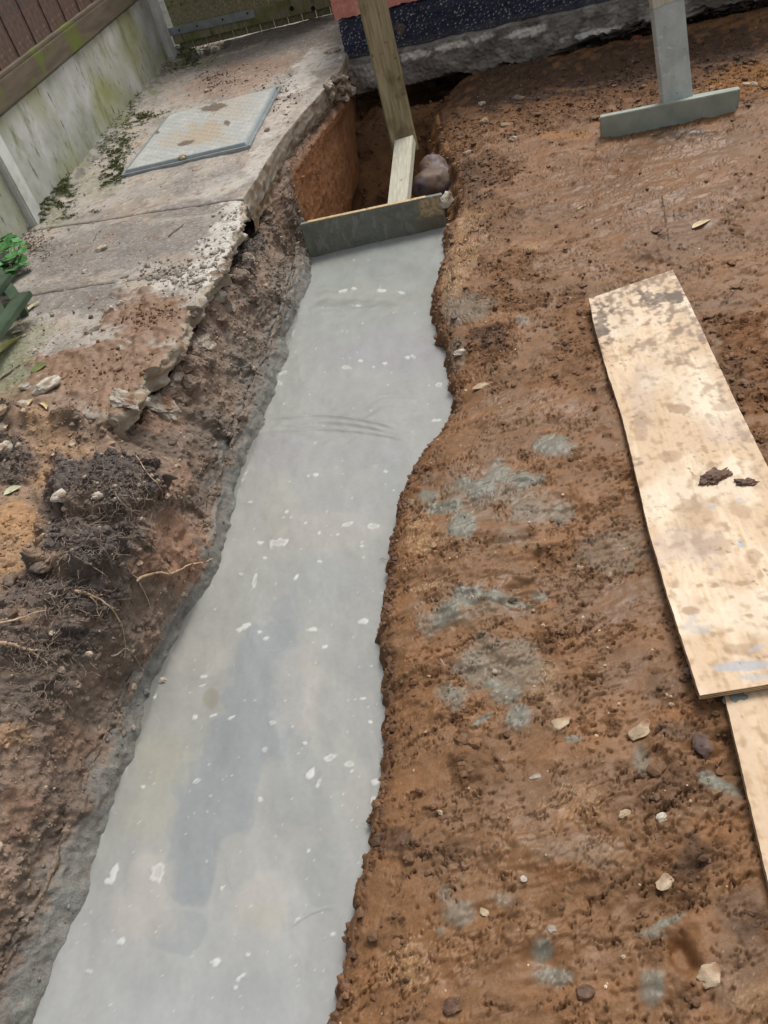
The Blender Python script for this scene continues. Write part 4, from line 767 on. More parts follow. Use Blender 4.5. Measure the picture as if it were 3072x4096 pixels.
# ================================================================== inspection cover
cz = .322
cv = [P(269, 369, cz), P(531, 308, cz), P(597, 186, cz), P(365, 246, cz)]
cov = thing('inspection_cover', 'square grey-blue inspection cover smeared with mud, set in the path', 'manhole cover', tuple(cv[0]))
n1_ = 120; kx, ky = np.meshgrid(np.linspace(0, 1, n1_), np.linspace(0, 1, n1_))
bil = lambda kx, ky: (cv[0] * ((1 - kx) * (1 - ky))[..., None] + cv[1] * (kx * (1 - ky))[..., None] + cv[2] * (kx * ky)[..., None] + cv[3] * ((1 - kx) * ky)[..., None])
Gc = bil(kx, ky); ed = np.minimum(np.minimum(kx, 1 - kx), np.minimum(ky, 1 - ky))
tread = ((np.sin(kx * 2 * math.pi * 11) * np.sin(ky * 2 * math.pi * 16)) > .25) * sm(ed, .04, .06)
Gc[..., 2] += .0022 * tread - .026 * sm(ed, .012, 0.) ** 2
uc, vc = proj(Gc[..., 0], Gc[..., 1], Gc[..., 2]); nn = fb2(Gc[..., 0] * 12, Gc[..., 1] * 12, 3, 921); nn2 = fb2(Gc[..., 0] * 50, Gc[..., 1] * 50, 2, 931)
cc = full((164, 166, 162), kx); cc = lerp3(cc, (184, 184, 178), sm(nn, -.1, .5) * .6); cc = lerp3(cc, (124, 140, 146), sm(ed, .035, .01) * .6)
cc = lerp3(cc, (166, 150, 126), blobs(uc, vc, [(440, 285, 50, 26, -20), (500, 230, 50, 30, -10, .5), (380, 300, 40, 20, -20, .6), (480, 300, 30, 14, 0, .4)], nn) * .8); cc = lerp3(cc, (96, 78, 60), blobs(uc, vc, [(462, 232, 34, 9, -12), (402, 309, 22, 6, -14), (489, 265, 7, 7), (340, 287, 7, 4)], nn * .8 + nn2 * .4) * .9)
cc = lerp3(cc, (120, 112, 100), sm(nn2 + nn * .3, .45, .8) * .3)
link('cover_plate', gridmesh('cover_plate', Gc - cv[0], cc, kx * 0 + .35), M['slab'], cov)
cvc = sum(cv) / 4
for i in range(4):
    A_, B_ = cv[i] - cvc, cv[(i + 1) % 4] - cvc; A_ = cvc + A_ * 1.045; B_ = cvc + B_ * 1.045
    beam('cover_frame', Vector(A_) - Vector((0, 0, .020)), Vector(B_) - Vector((0, 0, .020)), .014, .02, M['steel'], parent=cov, bev=.002)

# ================================================================== place things by measuring against the built ground
dg = bpy.context.evaluated_depsgraph_get(); dg.update()
surf = {}
def hit(u, v):
    r = RM @ np.array([u - PP[0], v - PP[1], FOC]); r /= np.linalg.norm(r)
    ok, loc, nor, _, ob, _ = S.ray_cast(dg, Vector(CAM), Vector(r)); return (loc, nor) if ok else (Vector(P(u, v, 0)), Vector((0, 0, 1)))
mpp = lambda loc: (loc - Vector(CAM)).length / FOC         # metres per photo pixel (1659 wide)
def stone(u, v, rpx, mat, label, name='stone', cat='stone', sq=(1.2, .85, .6), seed=None, group=None, bury=.5, yaw=None, sub=3):
    loc, n = hit(u, v); r = rpx * mpp(loc) ; seed = seed or int(u * 7 + v)
    o = link(name, rock(seed, r, sq, .35, sub), M[mat]); o.location = loc + n * r * sq[2] * (.75 - bury); o.rotation_euler = (rnd.uniform(-.2, .2), rnd.uniform(-.2, .2), rnd.uniform(-.5, .5) if yaw is None else yaw)
    return tag(o, label, cat, group)
SL = [
 (218, 541, 15, 'whitestone', 'elongated white mortar fragment lying alone in the middle of the dark slab', (1.2, .5, .45), .3),
 (185, 588, 7, 'whitestone', 'small pinkish white pebble on the slab below the elongated white fragment', (1, .9, .7), 0),
 (238, 671, 11, 'whitestone', 'rounded white stone at the upper edge of the brown mud film on the slab', (1.1, .9, .7), 0),
 (260, 656, 8, 'whitestone', 'small white stone just right of the rounded white stone on the slab', (1.1, .8, .7), 0),
 (201, 712, 15, 'greystone', 'rough grey-brown stone with a twig beside it at the mud film edge', (1.2, .8, .6), .2),
 (37, 714, 17, 'greystone', 'flat grey stone beside the green slatted wood', (1.2, .75, .5), .0),
 (264, 608, 11, 'whitestone', 'pale flake lying above the rounded stones on the slab', (1.2, .7, .4), .2),
 (106, 838, 24, 'whitestone', 'largest knobbly white lump among the stones left of the mud film', (1.3, .9, .6), .3),
 (60, 834, 15, 'greystone', 'oval pale stone immediately left of the largest knobbly lump', (1, .9, .4), .0),
 (50, 875, 15, 'whitestone', 'smooth white stone beside the curled tan leaf', (1.1, .85, .5), .2),
 (6, 884, 13, 'stone', 'cream stone cut by the left edge above the dark humus', (1, 1, .6), 0),
 (3, 925, 15, 'whitestone', 'white stone at the left edge below the cream one', (1, 1, .6), 0),
 (10, 970, 18, 'whitestone', 'upright whitish stone embedded in dark soil at the left edge', (.8, 1.1, .7), 0),
 (137, 1071, 18, 'whitestone', 'chalky white stone in the dark root-filled soil of the bank top', (1.2, .8, .7), .2),
 (211, 1072, 12, 'whitestone', 'smaller squarish white stone right of the chalky one in the dark soil', (1.1, .9, .7), 0),
 (577, 283, 7, 'whitestone', 'little white pebble beside the right edge of the inspection cover', (1.1, .8, .8), 0),
 (447, 198, 5, 'whitestone', 'tiny white pebble on the slab above the inspection cover', (1, 1, .8), 0),
 (394, 340, 7, 'stone', 'small tan pebble at the near edge of the inspection cover', (1.2, .8, .7), 0),
 (716, 113, 14, 'greystone', 'flat concrete flake on the slab near the house corner', (1.3, .8, .3), 0),
 (205, 845, 7, 'stone', 'small cream pebble in the brown mud film right of the white lumps', (1, .9, .7), 0),
 (155, 958, 9, 'stone', 'pair-like cream pebble in the ochre soil above the chalky stone', (1, 1, .8), 0),
 (52, 665 + 62, 6, 'whitestone', 'tiny white chip just above the flat grey stone', (1, .8, .6), 0),
 (75, 759, 7, 'whitestone', 'small white chip beside the curled yellow leaf', (1, 1, .6), 0),
 (25, 1255, 16, 'rubble', 'grey-brown rounded stone in the upper bank at the left edge', (1, 1, .7), 0),
 (95, 1222, 24, 'rubble', 'dull grey stone in the bank below the dark humus', (1.3, .8, .6), .2),
 (18, 1335, 20, 'rubble', 'buried dull stone at the left edge above the long pale root', (1.1, .8, .6), 0),
 (300, 1215, 8, 'stone', 'round cream pebble stuck in the bank above the long root', (1, 1, .8), 0),
 (351, 1471, 9, 'whitestone', 'small white chip lying on the cement rim of the left bank', (1, .8, .7), 0),
 (1109, 302, 10, 'whitestone', 'square white stone on the soil right of the pit', (1, .9, .7), 0),
 (1011, 331, 9, 'stone', 'oval cream pebble close to the right rim of the pit', (1.2, .8, .6), 0),
 (1046, 262, 11, 'stone', 'rounded cream pebble in dark soil below the footing', (1.1, .8, .7), 0),
 (1094, 269, 10, 'stone', 'flat tan pebble between the square white stone and the footing', (1.3, .7, .5), 0),
 (1121, 214, 13, 'rubble', 'brown lump of stone right under the grey footing', (1.1, .9, .7), 0),
 (1043, 225, 9, 'whitestone', 'white chip in the black debris under the footing', (1.1, .8, .6), 0),
 (1612, 183, 9, 'stone', 'left one of two cream pebbles in the orange soil', (1, .9, .7), 0),
 (1625, 185, 9, 'stone', 'right one of two cream pebbles in the orange soil', (1, .9, .7), 0),
 (994, 761, 13, 'whitestone', 'pale stone on the trench lip beside the far narrows', (1.2, .8, .5), 0),
 (1254, 1230, 10, 'stone', 'cream angular pebble at the end of the boot groove', (1, 1, .7), 0),
 (1069, 1450, 7, 'stone', 'small round cream pebble between the grey cement smears', (1, 1, .6), 0),
 (1210, 1562, 20, 'stone', 'smooth oval cream pebble half sunk in the soil', (1.25, .8, .5), .35),
 (1385, 1576, 24, 'stone', 'largest cream stone pressed in the soil next to a mud ridge', (1.2, .75, .45), .3),
 (1434, 1903, 19, 'stone', 'cream pebble in rough soil nearest the lower plywood strip', (1.3, .7, .5), .35),
 (1534, 2105, 21, 'stone', 'knobbly pale stone in the bottom right corner', (1.2, .9, .6), 0),
 (1046, 1968, 10, 'stone', 'small tan pebble beside the lower grey smears', (.9, 1.1, .5), 0),
 (1192, 2008, 11, 'greystone', 'little grey pebble below a row of mud crumbs', (1.2, .8, .6), 0),
 (1349, 1757, 12, 'stone', 'flat pinkish pebble in the smooth soil above the boot prints', (1.3, .7, .4), 0),
 (1430, 1766, 11, 'whitestone', 'whitish pebble right of the flat pinkish pebble', (1.1, .8, .6), 0),
 (1157, 1677, 10, 'greystone', 'dull flat pebble pressed in the smooth brown soil', (1.3, .6, .4), 0),
 (1131, 1898, 7, 'whitestone', 'tiny white pebble above the lower grey smears', (1, 1, .6), 0),
 (1515, 1612, 22, 'darkstone', 'dark purplish stone beside the lower plywood strip', (1.1, 1, .5), .6),
 (1488, 1450, 11, 'rubble', 'grey clod at the corner of the upper plywood strip', (1, 1, .8), 0),
 (1040, 832, 17, 'stone', 'flat pinkish stone flush with the soil beside the trench lip', (1.3, .6, .16), .1),
 (1260, 2143, 18, 'clod', 'round muddy clod low in the middle of the soil', (1.2, .8, .5), 0),
 (977, 2177, 20, 'clod', 'dark torn clod at the bottom near the trench lip', (1.3, .8, .5), 0),
]
for s_ in SL: stone(s_[0], s_[1], s_[2], s_[3], s_[4], sq=s_[5], yaw=s_[6], cat='clod' if s_[3] == 'clod' else 'stone', name='mud_clod' if s_[3] == 'clod' else 'stone', bury=.85 if s_[0] > 900 and s_[3] != 'clod' else .5)
# broken lumps of the slab
for (u, v, r, lab, sq, rt) in [(345, 880, 44, 'big broken chunk of concrete fallen on the bank below the slab end', (1.0, .7, .5), (-.3, .35, -.9)), (272, 868, 40, 'broken tongue of concrete at the very end of the slab', (1.15, .6, .4), (0, .2, -1.0))]:
    loc, n = hit(u, v); o = link('concrete_chunk', rock(int(u), r * mpp(loc), sq, .6, 4), M['greystone']); o.location = loc + Vector((0, 0, .005)); o.rotation_euler = rt; tag(o, lab, 'concrete chunk')
rr = random.Random(12)
def lump(seed, r, sq, amp, sub=4, fr=1.6):
    bm = bmesh.new(); bmesh.ops.create_icosphere(bm, subdivisions=sub, radius=1); V_ = np.array([v_.co[:] for v_ in bm.verts])
    V_ *= 1 + amp * fb3(V_[:, 0] * fr + seed, V_[:, 1] * fr, V_[:, 2] * fr, 4, seed % 40, .55)[:, None]; V_ *= np.array(sq) * r
    for v_, c in zip(bm.verts, V_): v_.co = c
    me = bpy.data.meshes.new('lump'); bm.to_mesh(me); bm.free()
    for p in me.polygons: p.use_smooth = True
    return me
pts = [(470, 640), (455, 672), (440, 700), (432, 735), (420, 760), (405, 790), (385, 815), (520, 600), (500, 625), (495, 660), (480, 690), (465, 720), (450, 745), (436, 705), (410, 830), (470, 600), (425, 675), (390, 770), (370, 830), (360, 850), (545, 640), (530, 560), (515, 590), (445, 780), (420, 740), (400, 860), (376, 800), (486, 580)]
for i, (u, v) in enumerate(pts):
    stone(u + rr.uniform(-4, 4), v, rr.uniform(10, 26), 'rubble' if i % 3 else 'greystone', 'rough hardcore stone sticking out of the bank under the broken slab edge', name='hardcore_stone', cat='stone', sq=(1, 1, .75), group='hardcore stones under the broken slab edge', bury=.95, sub=4)
# rubbly fill beside the house corner and under the slab end
for i, (u, v, r) in enumerate([(705, 190, 12), (722, 175, 12), (738, 168, 10), (752, 160, 9), (712, 205, 10), (730, 195, 13), (745, 185, 11), (760, 180, 10), (755, 200, 11), (726, 212, 10), (742, 215, 12), (770, 210, 9)]):
    stone(u, v, r, 'rubble' if i % 2 else 'greystone', 'rubble stone in the soil at the house corner beside the path', name='rubble_stone', sq=(1, 1, .8), group='rubble at the house corner', bury=.35)
# mud lumps on the plywood
for (u, v, r, lab) in [(1543, 1032, 34, 'larger dark mud lump sitting on the warped plywood'), (1612, 1043, 20, 'smaller dark mud lump right of the larger one on the plywood')]:
    loc, n = hit(u, v); R_ = r * mpp(loc); o = link('mud_lump', lump(int(u), R_, (1.0, .55, .36), .5, 5, 1.7), M['clod']); o.location = loc + n * R_ * .1; o.rotation_euler = (0, 0, .25 if r > 30 else -.3); tag(o, lab, 'mud lump')
loc, n = hit(1592, 1503); o = link('cement_lump', rock(9, 22 * mpp(loc), (1.2, .8, .25), .8, 3), M['greywood']); o.location = loc + n * .004; tag(o, 'grey cement lump on the lower plywood strip', 'cement lump')
# mauve lump in the pit
pr_ = thing('mauve_lump', 'smooth mauve-grey double lump half buried at the right side of the pit', 'lump', tuple(P(930, 385, -.10)))
bm = bmesh.new(); bmesh.ops.create_icosphere(bm, subdivisions=5, radius=1); Vl = np.array([v_.co[:] for v_ in bm.verts])
cen = [np.array(P(936, 366, -.06)), np.array(P(918, 405, -.08)), np.array(P(962, 398, -.10))]; rad = [.088, .085, .075]; o0 = np.array(P(935, 388, -.09)); rr_l = np.full(len(Vl), .02)
for k_ in range(90):                                     # march out to the skin of three blended balls
    p_ = o0 + Vl * rr_l[:, None]; f_ = sum(np.exp(-(np.linalg.norm(p_ - c_, axis=1) / r_) ** 2 * 1.2) for c_, r_ in zip(cen, rad)); rr_l = np.where(f_ > .42, rr_l + .0022, rr_l)
nl = fb3(Vl[:, 0] * 3, Vl[:, 1] * 3, Vl[:, 2] * 3, 4, 44); rr_l = rr_l * (1 + .05 * nl + .02 * fb3(Vl[:, 0] * 14, Vl[:, 1] * 14, Vl[:, 2] * 14, 2, 45)); pl_ = Vl * rr_l[:, None] + o0 - np.array(pr_.location)
for v_, c in zip(bm.verts, pl_): v_.co = c
me = bpy.data.meshes.new('lump_body'); bm.to_mesh(me); bm.free()
for p in me.polygons: p.use_smooth = True
link('lump_body', me, M['purple'], pr_)

# ------------------------------------------------------------------ crumbs, grit, litter: uncountable
def scatter(name, pts, sizes, cols, sq=.7, sub=1, seed=1):
    bm = bmesh.new(); bmesh.ops.create_icosphere(bm, subdivisions=sub, radius=1); bv = np.array([v_.co[:] for v_ in bm.verts]); bf = np.array([[v_.index for v_ in f_.verts] for f_ in bm.faces]); bm.free()
    r_ = np.random.RandomState(seed); n_ = len(pts); K = len(bv)
    sc = np.stack([r_.uniform(.7, 1.3, n_), r_.uniform(.7, 1.3, n_), r_.uniform(.5, 1.0, n_) * sq / .7], -1)
    V_ = bv[None] * sc[:, None] * (1 + r_.uniform(-.25, .25, (n_, K, 1))); th = r_.uniform(0, 6.28, n_); cs, sn = np.cos(th)[:, None], np.sin(th)[:, None]
    V_ = np.stack([V_[..., 0] * cs - V_[..., 1] * sn, V_[..., 0] * sn + V_[..., 1] * cs, V_[..., 2]], -1) * np.asarray(sizes)[:, None, None] + np.asarray(pts)[:, None]
    F_ = (bf[None] + (np.arange(n_) * K)[:, None, None]).reshape(-1, 3); c = np.repeat(np.asarray(cols)[:, None], K, 1)
    o = link(name, npmesh(name, V_.reshape(-1, 3), F_, c.reshape(-1, 3), np.full(n_ * K, .3), smooth=False), M['crumb']); o['kind'] = 'stuff'; return o
r5 = np.random.RandomState(5)
# right ground: choose vertices weighted by roughness
vis = (np.arange(X.shape[1])[None] < NA + NB - 1) & (Yg > .15) & (Yg < 5.3) & (U > -60) & (U < 1760) & (V > -60) & (V < 2300) & ((inside > 0) | (hole[:, None] > .5))
wgt = np.where(vis, (.03 + rough * (1 + w2.clip(-.5, 1)) + .9 * crack + .8 * crack2) ** 2, 0).ravel(); area = (np.gradient(Yg, axis=0) * np.abs(np.gradient(X, axis=1))).ravel(); wgt = wgt * area; wgt = np.clip(wgt, 0, None); wgt /= wgt.sum()
idx = r5.choice(X.size, 15000, p=wgt); pz_ = G.reshape(-1, 3)[idx]; sz = r5.lognormal(math.log(.0034), .5, 15000).clip(.0015, .013)
ccol = C.reshape(-1, 3)[idx] * r5.uniform(.6, 1.15, (15000, 1)); scatter('soil_crumbs', pz_ + np.stack([0 * sz, 0 * sz, sz * .25], -1), sz, ccol, seed=2)
idx = r5.choice(X.size, 800, p=(vis * 1.0 * area.reshape(X.shape)).clip(0).ravel() / (vis * 1.0 * area.reshape(X.shape)).clip(0).sum()); sz = r5.lognormal(math.log(.0026), .4, 800).clip(.0014, .007)
wg2 = (wgt.reshape(X.shape) * (rough > .3)).ravel(); wg2 /= wg2.sum(); id2 = r5.choice(X.size, 900, p=wg2); s2 = r5.lognormal(math.log(.0095), .35, 900).clip(.005, .022)
scatter('torn_mud_flakes', G.reshape(-1, 3)[id2] + np.stack([0 * s2, 0 * s2, s2 * .12], -1), s2, C.reshape(-1, 3)[id2] * r5.uniform(.75, 1.2, (900, 1)), sq=.35, sub=2, seed=22)
scatter('grit', G.reshape(-1, 3)[idx], sz, lin((196, 172, 142)) * r5.uniform(.6, 1.15, (800, 1)), seed=3)
j_ = r5.randint(np.searchsorted(yr, .2), np.searchsorted(yr, 3.55), 700); i_ = r5.choice(np.arange(NA - 14, NA + 5), 700); sz = r5.lognormal(math.log(.005), .5, 700).clip(.0025, .014)
scatter('lip_crumbs', G[j_, i_] + np.stack([0 * sz, 0 * sz, -sz * .2], -1), sz, C[j_, i_] * r5.uniform(.65, 1.1, (700, 1)), seed=12)
GB_ = np.stack([XB, YB2, ZB], -1); visb = (UB > -60) & (VB < 2300) & (YB > .3) & (YB < 4.9) & (tt[None] > .12) & ~((raise_ < .5) & (tt[None] < .335))
ab = (np.gradient(YB, axis=0) * np.hypot(np.gradient(XB, axis=1), np.gradient(ZB, axis=1))).clip(0)
wb = (visb * ab * (.1 + rgh * (1 - bandn)) ** 1.5 * (1 - .9 * orw)).clip(0).ravel(); wb /= wb.sum(); idx = r5.choice(XB.size, 11000, p=wb); sz = r5.lognormal(math.log(.0034), .5, 11000).clip(.0016, .012)
scatter('bank_crumbs', GB_.reshape(-1, 3)[idx], sz, CB.reshape(-1, 3)[idx] * r5.uniform(.7, 1.3, (11000, 1)), seed=4)
idx = r5.choice(XB.size, 500, p=wb); sz = r5.lognormal(math.log(.004), .5, 500).clip(.002, .012); scatter('bank_grit', GB_.reshape(-1, 3)[idx], sz, lin((176, 158, 136)) * r5.uniform(.6, 1.1, (500, 1)), seed=6)
# slab debris
def slabpts(lst, n_):
    out = []
    while len(out) < n_:
        u, v, ru, rv = rr.choice(lst); a_ = rr.gauss(0, .5); b_ = rr.gauss(0, .5); q = P(u + a_ * ru, v + b_ * rv, SLABZ + .002)
        if q[0] < crv(_E, q[1]) - .015 and q[1] > J0(q[0]) and q[0] > fx(q[1]) + .05: out.append(q)
    return np.array(out)
dp = slabpts([(470, 560, 60, 60), (400, 600, 90, 40), (360, 590, 80, 30), (510, 480, 40, 40), (460, 620, 50, 30)], 420); scatter('concrete_crumbs', dp, r5.lognormal(math.log(.0042), .55, 420).clip(.002, .016), lin((164, 154, 140)) * r5.uniform(.6, 1.1, (420, 1)), seed=7)
dp = slabpts([(300, 760, 200, 110), (200, 820, 180, 70), (330, 680, 90, 40), (480, 170, 60, 30), (600, 200, 60, 60)], 900); scatter('mud_crumbs', dp, r5.lognormal(math.log(.0035), .5, 900).clip(.0018, .013), lin((116, 82, 58)) * r5.uniform(.6, 1.15, (900, 1)), seed=8)
dp = slabpts([(200, 560, 260, 120), (450, 300, 300, 160), (60, 720, 80, 100)], 500); scatter('path_grit', dp, r5.lognormal(math.log(.0026), .5, 500).clip(.0014, .008), lin((150, 140, 126)) * r5.uniform(.5, 1.3, (500, 1)), seed=9)

# ================================================================== roots, twigs
def tube(paths, name, mat, parent=None, sides=5):
    V_, F_ = [], []
    for pts_, r0, r1 in paths:
        b0 = len(V_); n_ = len(pts_)
        for i, p in enumerate(pts_):
            d = (Vector(pts_[min(i + 1, n_ - 1)]) - Vector(pts_[max(i - 1, 0)])).normalized(); a_ = d.orthogonal().normalized(); b_ = d.cross(a_); r = r0 + (r1 - r0) * i / (n_ - 1)
            for k in range(sides): V_.append(Vector(p) + (a_ * math.cos(6.283 * k / sides) + b_ * math.sin(6.283 * k / sides)) * r)
        for i in range(n_ - 1):
            for k in range(sides): F_.append((b0 + i * sides + k, b0 + i * sides + (k + 1) % sides, b0 + (i + 1) * sides + (k + 1) % sides, b0 + (i + 1) * sides + k))
    return link(name, npmesh(name, [v_[:] for v_ in V_], F_), mat, parent)
def rooted(uvs, lift, jit=1.5, n=5):
    out = []
    for i in range(len(uvs) - 1):
        for k in range(n):
            f = k / n; u = uvs[i][0] * (1 - f) + uvs[i + 1][0] * f + rr.gauss(0, jit); v = uvs[i][1] * (1 - f) + uvs[i + 1][1] * f + rr.gauss(0, jit); l, nr = hit(u, v); out.append(l)
    sm_ = [out[0]] + [(out[i - 1] + out[i] * 2 + out[i + 1]) / 4 for i in range(1, len(out) - 1)] + [out[-1]]
    dirc = [(Vector(CAM) - p).normalized() for p in sm_]; return [p + d * lift for p, d in zip(sm_, dirc)]
def root(main, branches, r0, label, mat='root', name='root'):
    p = [(rooted(main, .012), r0, r0 * .35)] + [(rooted(b, .010), r0 * .45, r0 * .15) for b in branches]
    o = tube(p, name, M[mat]); tag(o, label, 'root'); return o
root([(295, 1256), (318, 1240), (350, 1238), (368, 1240), (388, 1232), (408, 1220), (440, 1215), (468, 1205)], [[(368, 1240), (362, 1228), (345, 1222)], [(300, 1252), (285, 1240), (270, 1215)], [(300, 1256), (318, 1290), (325, 1320)]], .0042, 'long pale root crossing the bank down to the wet concrete')
root([(160, 1277), (190, 1282), (215, 1295), (240, 1312), (262, 1320)], [[(190, 1282), (205, 1300), (212, 1320)], [(205, 1286), (225, 1285), (240, 1290)], [(240, 1312), (262, 1345), (270, 1395), (268, 1430)], [(175, 1280), (150, 1272)]], .0045, 'branching pale root below the dark humus')
root([(0, 1388), (30, 1393), (60, 1403), (88, 1405)], [[(60, 1403), (95, 1425), (105, 1445)], [(30, 1393), (60, 1388)]], .0055, 'thick pale root at the left edge of the bank')
root([(0, 1347), (40, 1338), (70, 1325), (110, 1315)], [[(70, 1325), (90, 1340)]], .0028, 'thin root above the thick one at the left edge')
root([(245, 850 + 210), (265, 1090), (290, 1105), (320, 1120), (340, 1128)], [[(300, 1030), (318, 1060), (330, 1075)], [(315, 1110), (330, 1120)]], .0022, 'thin root hanging beside the black humus clump', 'rootd')
root([(295, 985), (310, 1010), (335, 1040), (350, 1060), (355, 1095)], [[(335, 1040), (345, 1030)]], .002, 'threadlike root on the face above the black humus clump')
root([(345, 985), (365, 990), (380, 1010)], [], .0018, 'short curled root hair near the fallen concrete chunk')
root([(240, 1420), (275, 1400), (305, 1440), (312, 1455)], [[(275, 1400), (262, 1385)]], .0024, 'forked root in the middle of the bank', 'rootd')
root([(405 + 545, 1423), (958, 1432), (962, 1440)], [], .002, 'short pale root end lying on the soil by the lip')
root([(1170, 1446), (1180, 1455), (1172, 1470), (1180, 1480)], [[(1178, 1455), (1190, 1448)], [(1172, 1470), (1160, 1462)]], .0018, 'small branched root tuft on the soil right of the smears')
root([(853, 1213), (838, 1210), (825, 1206), (815, 1212)], [[(830, 1208), (822, 1198)], [(825, 1206), (820, 1220)]], .0011, 'fine dark root floating on the concrete at the right lip', 'rootd')
root([(830, 1637), (822, 1630), (815, 1620)], [], .001, 'hair root over the concrete in the lower middle', 'rootd')
root([(800, 1785), (790, 1780), (778, 1778)], [[(790, 1780), (786, 1772)]], .001, 'lowest hair root over the concrete edge', 'rootd')
paths = []
reg = [(240, 1050, 110, 70, 230), (185, 1170, 100, 70, 200), (120, 1300, 120, 60, 180), (60, 1430, 120, 60, 90), (80, 1400, 110, 50, 80), (300, 1130, 60, 60, 50), (90, 1500, 90, 60, 40), (40, 1600, 60, 60, 20), (20, 940, 60, 30, 30)]
for (u, v, ru, rv, n_) in reg:
    for _ in range(n_):
        uu, vv = u + rr.gauss(0, .45) * ru, v + rr.gauss(0, .45) * rv
        if uu < -20: continue
        l, nr = hit(uu, vv); p = [l]; d = (nr + Vector((rr.gauss(0, .5), rr.gauss(0, .5), -.3 + rr.gauss(0, .5)))).normalized()
        for k in range(rr.randint(4, 8)):
            d = (d + Vector((rr.gauss(0, .45), rr.gauss(0, .45), rr.gauss(-.12, .4)))).normalized(); p.append(p[-1] + d * rr.uniform(.004, .011))
        paths.append((p, rr.uniform(.0006, .0014), .0004))
o = tube(paths, 'fine_roots', M['rootd'], sides=3); o['kind'] = 'stuff'
def twig(a_, b_, r, label, mat='twig', lift=.004):
    l0, _ = hit(*a_); l1, _ = hit(*b_); n_ = 6; p = [l0.lerp(l1, i / n_) + Vector((rr.gauss(0, .0012), rr.gauss(0, .0012), lift + rr.gauss(0, .0005))) for i in range(n_ + 1)]
    o = tube([(p, r, r * .6)], 'twig', M[mat]); tag(o, label, 'twig')
twig((363, 513), (398, 487), .0025, 'thin brown twig on the grey slab nearest the trench')
twig((204, 522), (210, 505), .0012, 'tiny twig beside the elongated white fragment')
twig((100, 866 - 20), (150, 810), .0022, 'dark twig lying past the knobbly white lumps')
twig((0, 822), (44, 790), .0035, 'dark twig at the left edge below the curled yellow leaf')
twig((222, 688), (243, 668), .0022, 'curved twig joined to the rough grey-brown stone')
twig((68, 545), (88, 533), .003, 'short straight stick beside the weeds')
twig((1180, 1080 + 350), (1200, 1440), .0015, 'short twig in the middle of the soil')
twig((1430, 425), (1445, 520), .002, 'long thin twig pressed in the soil below the tamper')
twig((1570, 655), (1620, 585), .002, 'slanting twig right of the plywood top')
twig((1545, 1050 + 610), (1560, 1640), .0022, 'short stick by the lower plywood strip')

# ================================================================== leaves
def leafmesh(L, Wd, curl, twist, seed=0):
    n_, m_ = 12, 5; V_ = []
    for i in range(n_ + 1):
        s = i / n_; w = math.sin(math.pi * s ** .8) ** .8 * Wd
        for j in range(m_):
            k = (j / (m_ - 1) - .5) * 2; ang = curl * k; z = abs(k) ** 1.5 * w * curl * .5 + .6 * twist * L * (s - .5) ** 2
            V_.append(((s - .5) * L, k * w * math.cos(ang * .5) + .25 * L * twist * math.sin(s * 3), z))
    F_ = [(i * m_ + j, i * m_ + j + 1, (i + 1) * m_ + j + 1, (i + 1) * m_ + j) for i in range(n_) for j in range(m_ - 1)]
    me = npmesh('leaf', V_, F_); return me
def leaf(u, v, lpx, wpx, ang, mat, label, curl=1.0, twist=.25):
    l, nr = hit(u, v); s = mpp(l); o = link('leaf', leafmesh(lpx * s, wpx * s, curl, twist), M[mat]); o.location = l + Vector((0, 0, .004)); o.rotation_euler = (rr.uniform(-.2, .2), rr.uniform(-.2, .2), ang); tag(o, label, 'leaf')
leaf(24, 752, 60, 11, .9, 'leaf_yel', 'curled yellow-green leaf at the left edge below the slatted wood', 1.2, .5)
leaf(72, 666, 42, 6, .65, 'leaf_pale', 'narrow pale leaf just right of the green slatted wood')
leaf(60, 536, 26, 8, -.6, 'leaf_olive', 'small olive leaf beside the weeds')
leaf(96, 882, 56, 8, -1.1, 'leaf_tan', 'curled tan leaf on the mud film under the white lumps', 1.4, .5)
leaf(66, 872, 24, 6, .9, 'leaf_tan', 'small tan leaf tip beside the smooth white stone')
leaf(29, 1062, 38, 11, .15, 'leaf_pale', 'pale pointed leaf on the bank top at the left edge', .7, .1)
leaf(20, 920, 28, 7, 1.4, 'leaf_tan', 'tan leaf standing in the dark soil at the left edge')
leaf(40, 612 + 108, 0.1 + 22, 5, .3, 'leaf_pale', 'tiny pale leaf above the flat grey stone')
leaf(205, 1092 - 12, 18, 5, -.4, 'leaf_pale', 'bleached leaf scrap under the squarish white stone')
leaf(85, 795, 40, 11, .0, 'leaf_olive', 'flat brownish leaf pressed on the slab above the white lumps', .1, .02)
leaf(1515, 487, 48, 8, .35, 'leaf_tan', 'single pale bark-like leaf on the soil below the tamper', .8, .2)
leaf(1258, 450, 24, 3, .2, 'leaf_tan', 'thin straw-coloured leaf sliver on the soil')

# ================================================================== weeds, moss, slatted wood
pl = thing('weed_plant', 'clump of bright green round-leaved weeds at the left edge', 'plant', tuple(P(15, 570, .30)))
def disc(r, seed):
    n_ = 14; V_ = [(0, 0, 0)]; r_ = random.Random(seed)
    for k in range(n_): 
        a_ = 6.283 * k / n_; q = r * (1 + .10 * math.cos(a_ * 5 + seed) - .35 * max(0, 1 - abs(k - 0) / 1.2)); V_.append((q * math.cos(a_), q * math.sin(a_), .12 * q * (1 + r_.uniform(-.4, .4))))
    bm = bmesh.new(); vs = [bm.verts.new(v_) for v_ in V_]
    for k in range(n_): bm.faces.new((vs[0], vs[1 + k], vs[1 + (k + 1) % n_]))
    me = bpy.data.meshes.new('round_leaf'); bm.to_mesh(me); bm.free(); return me
discs = [disc(.020 + .004 * i, i) for i in range(4)]; stems = []
base_ = Vector(P(10, 580, .30))
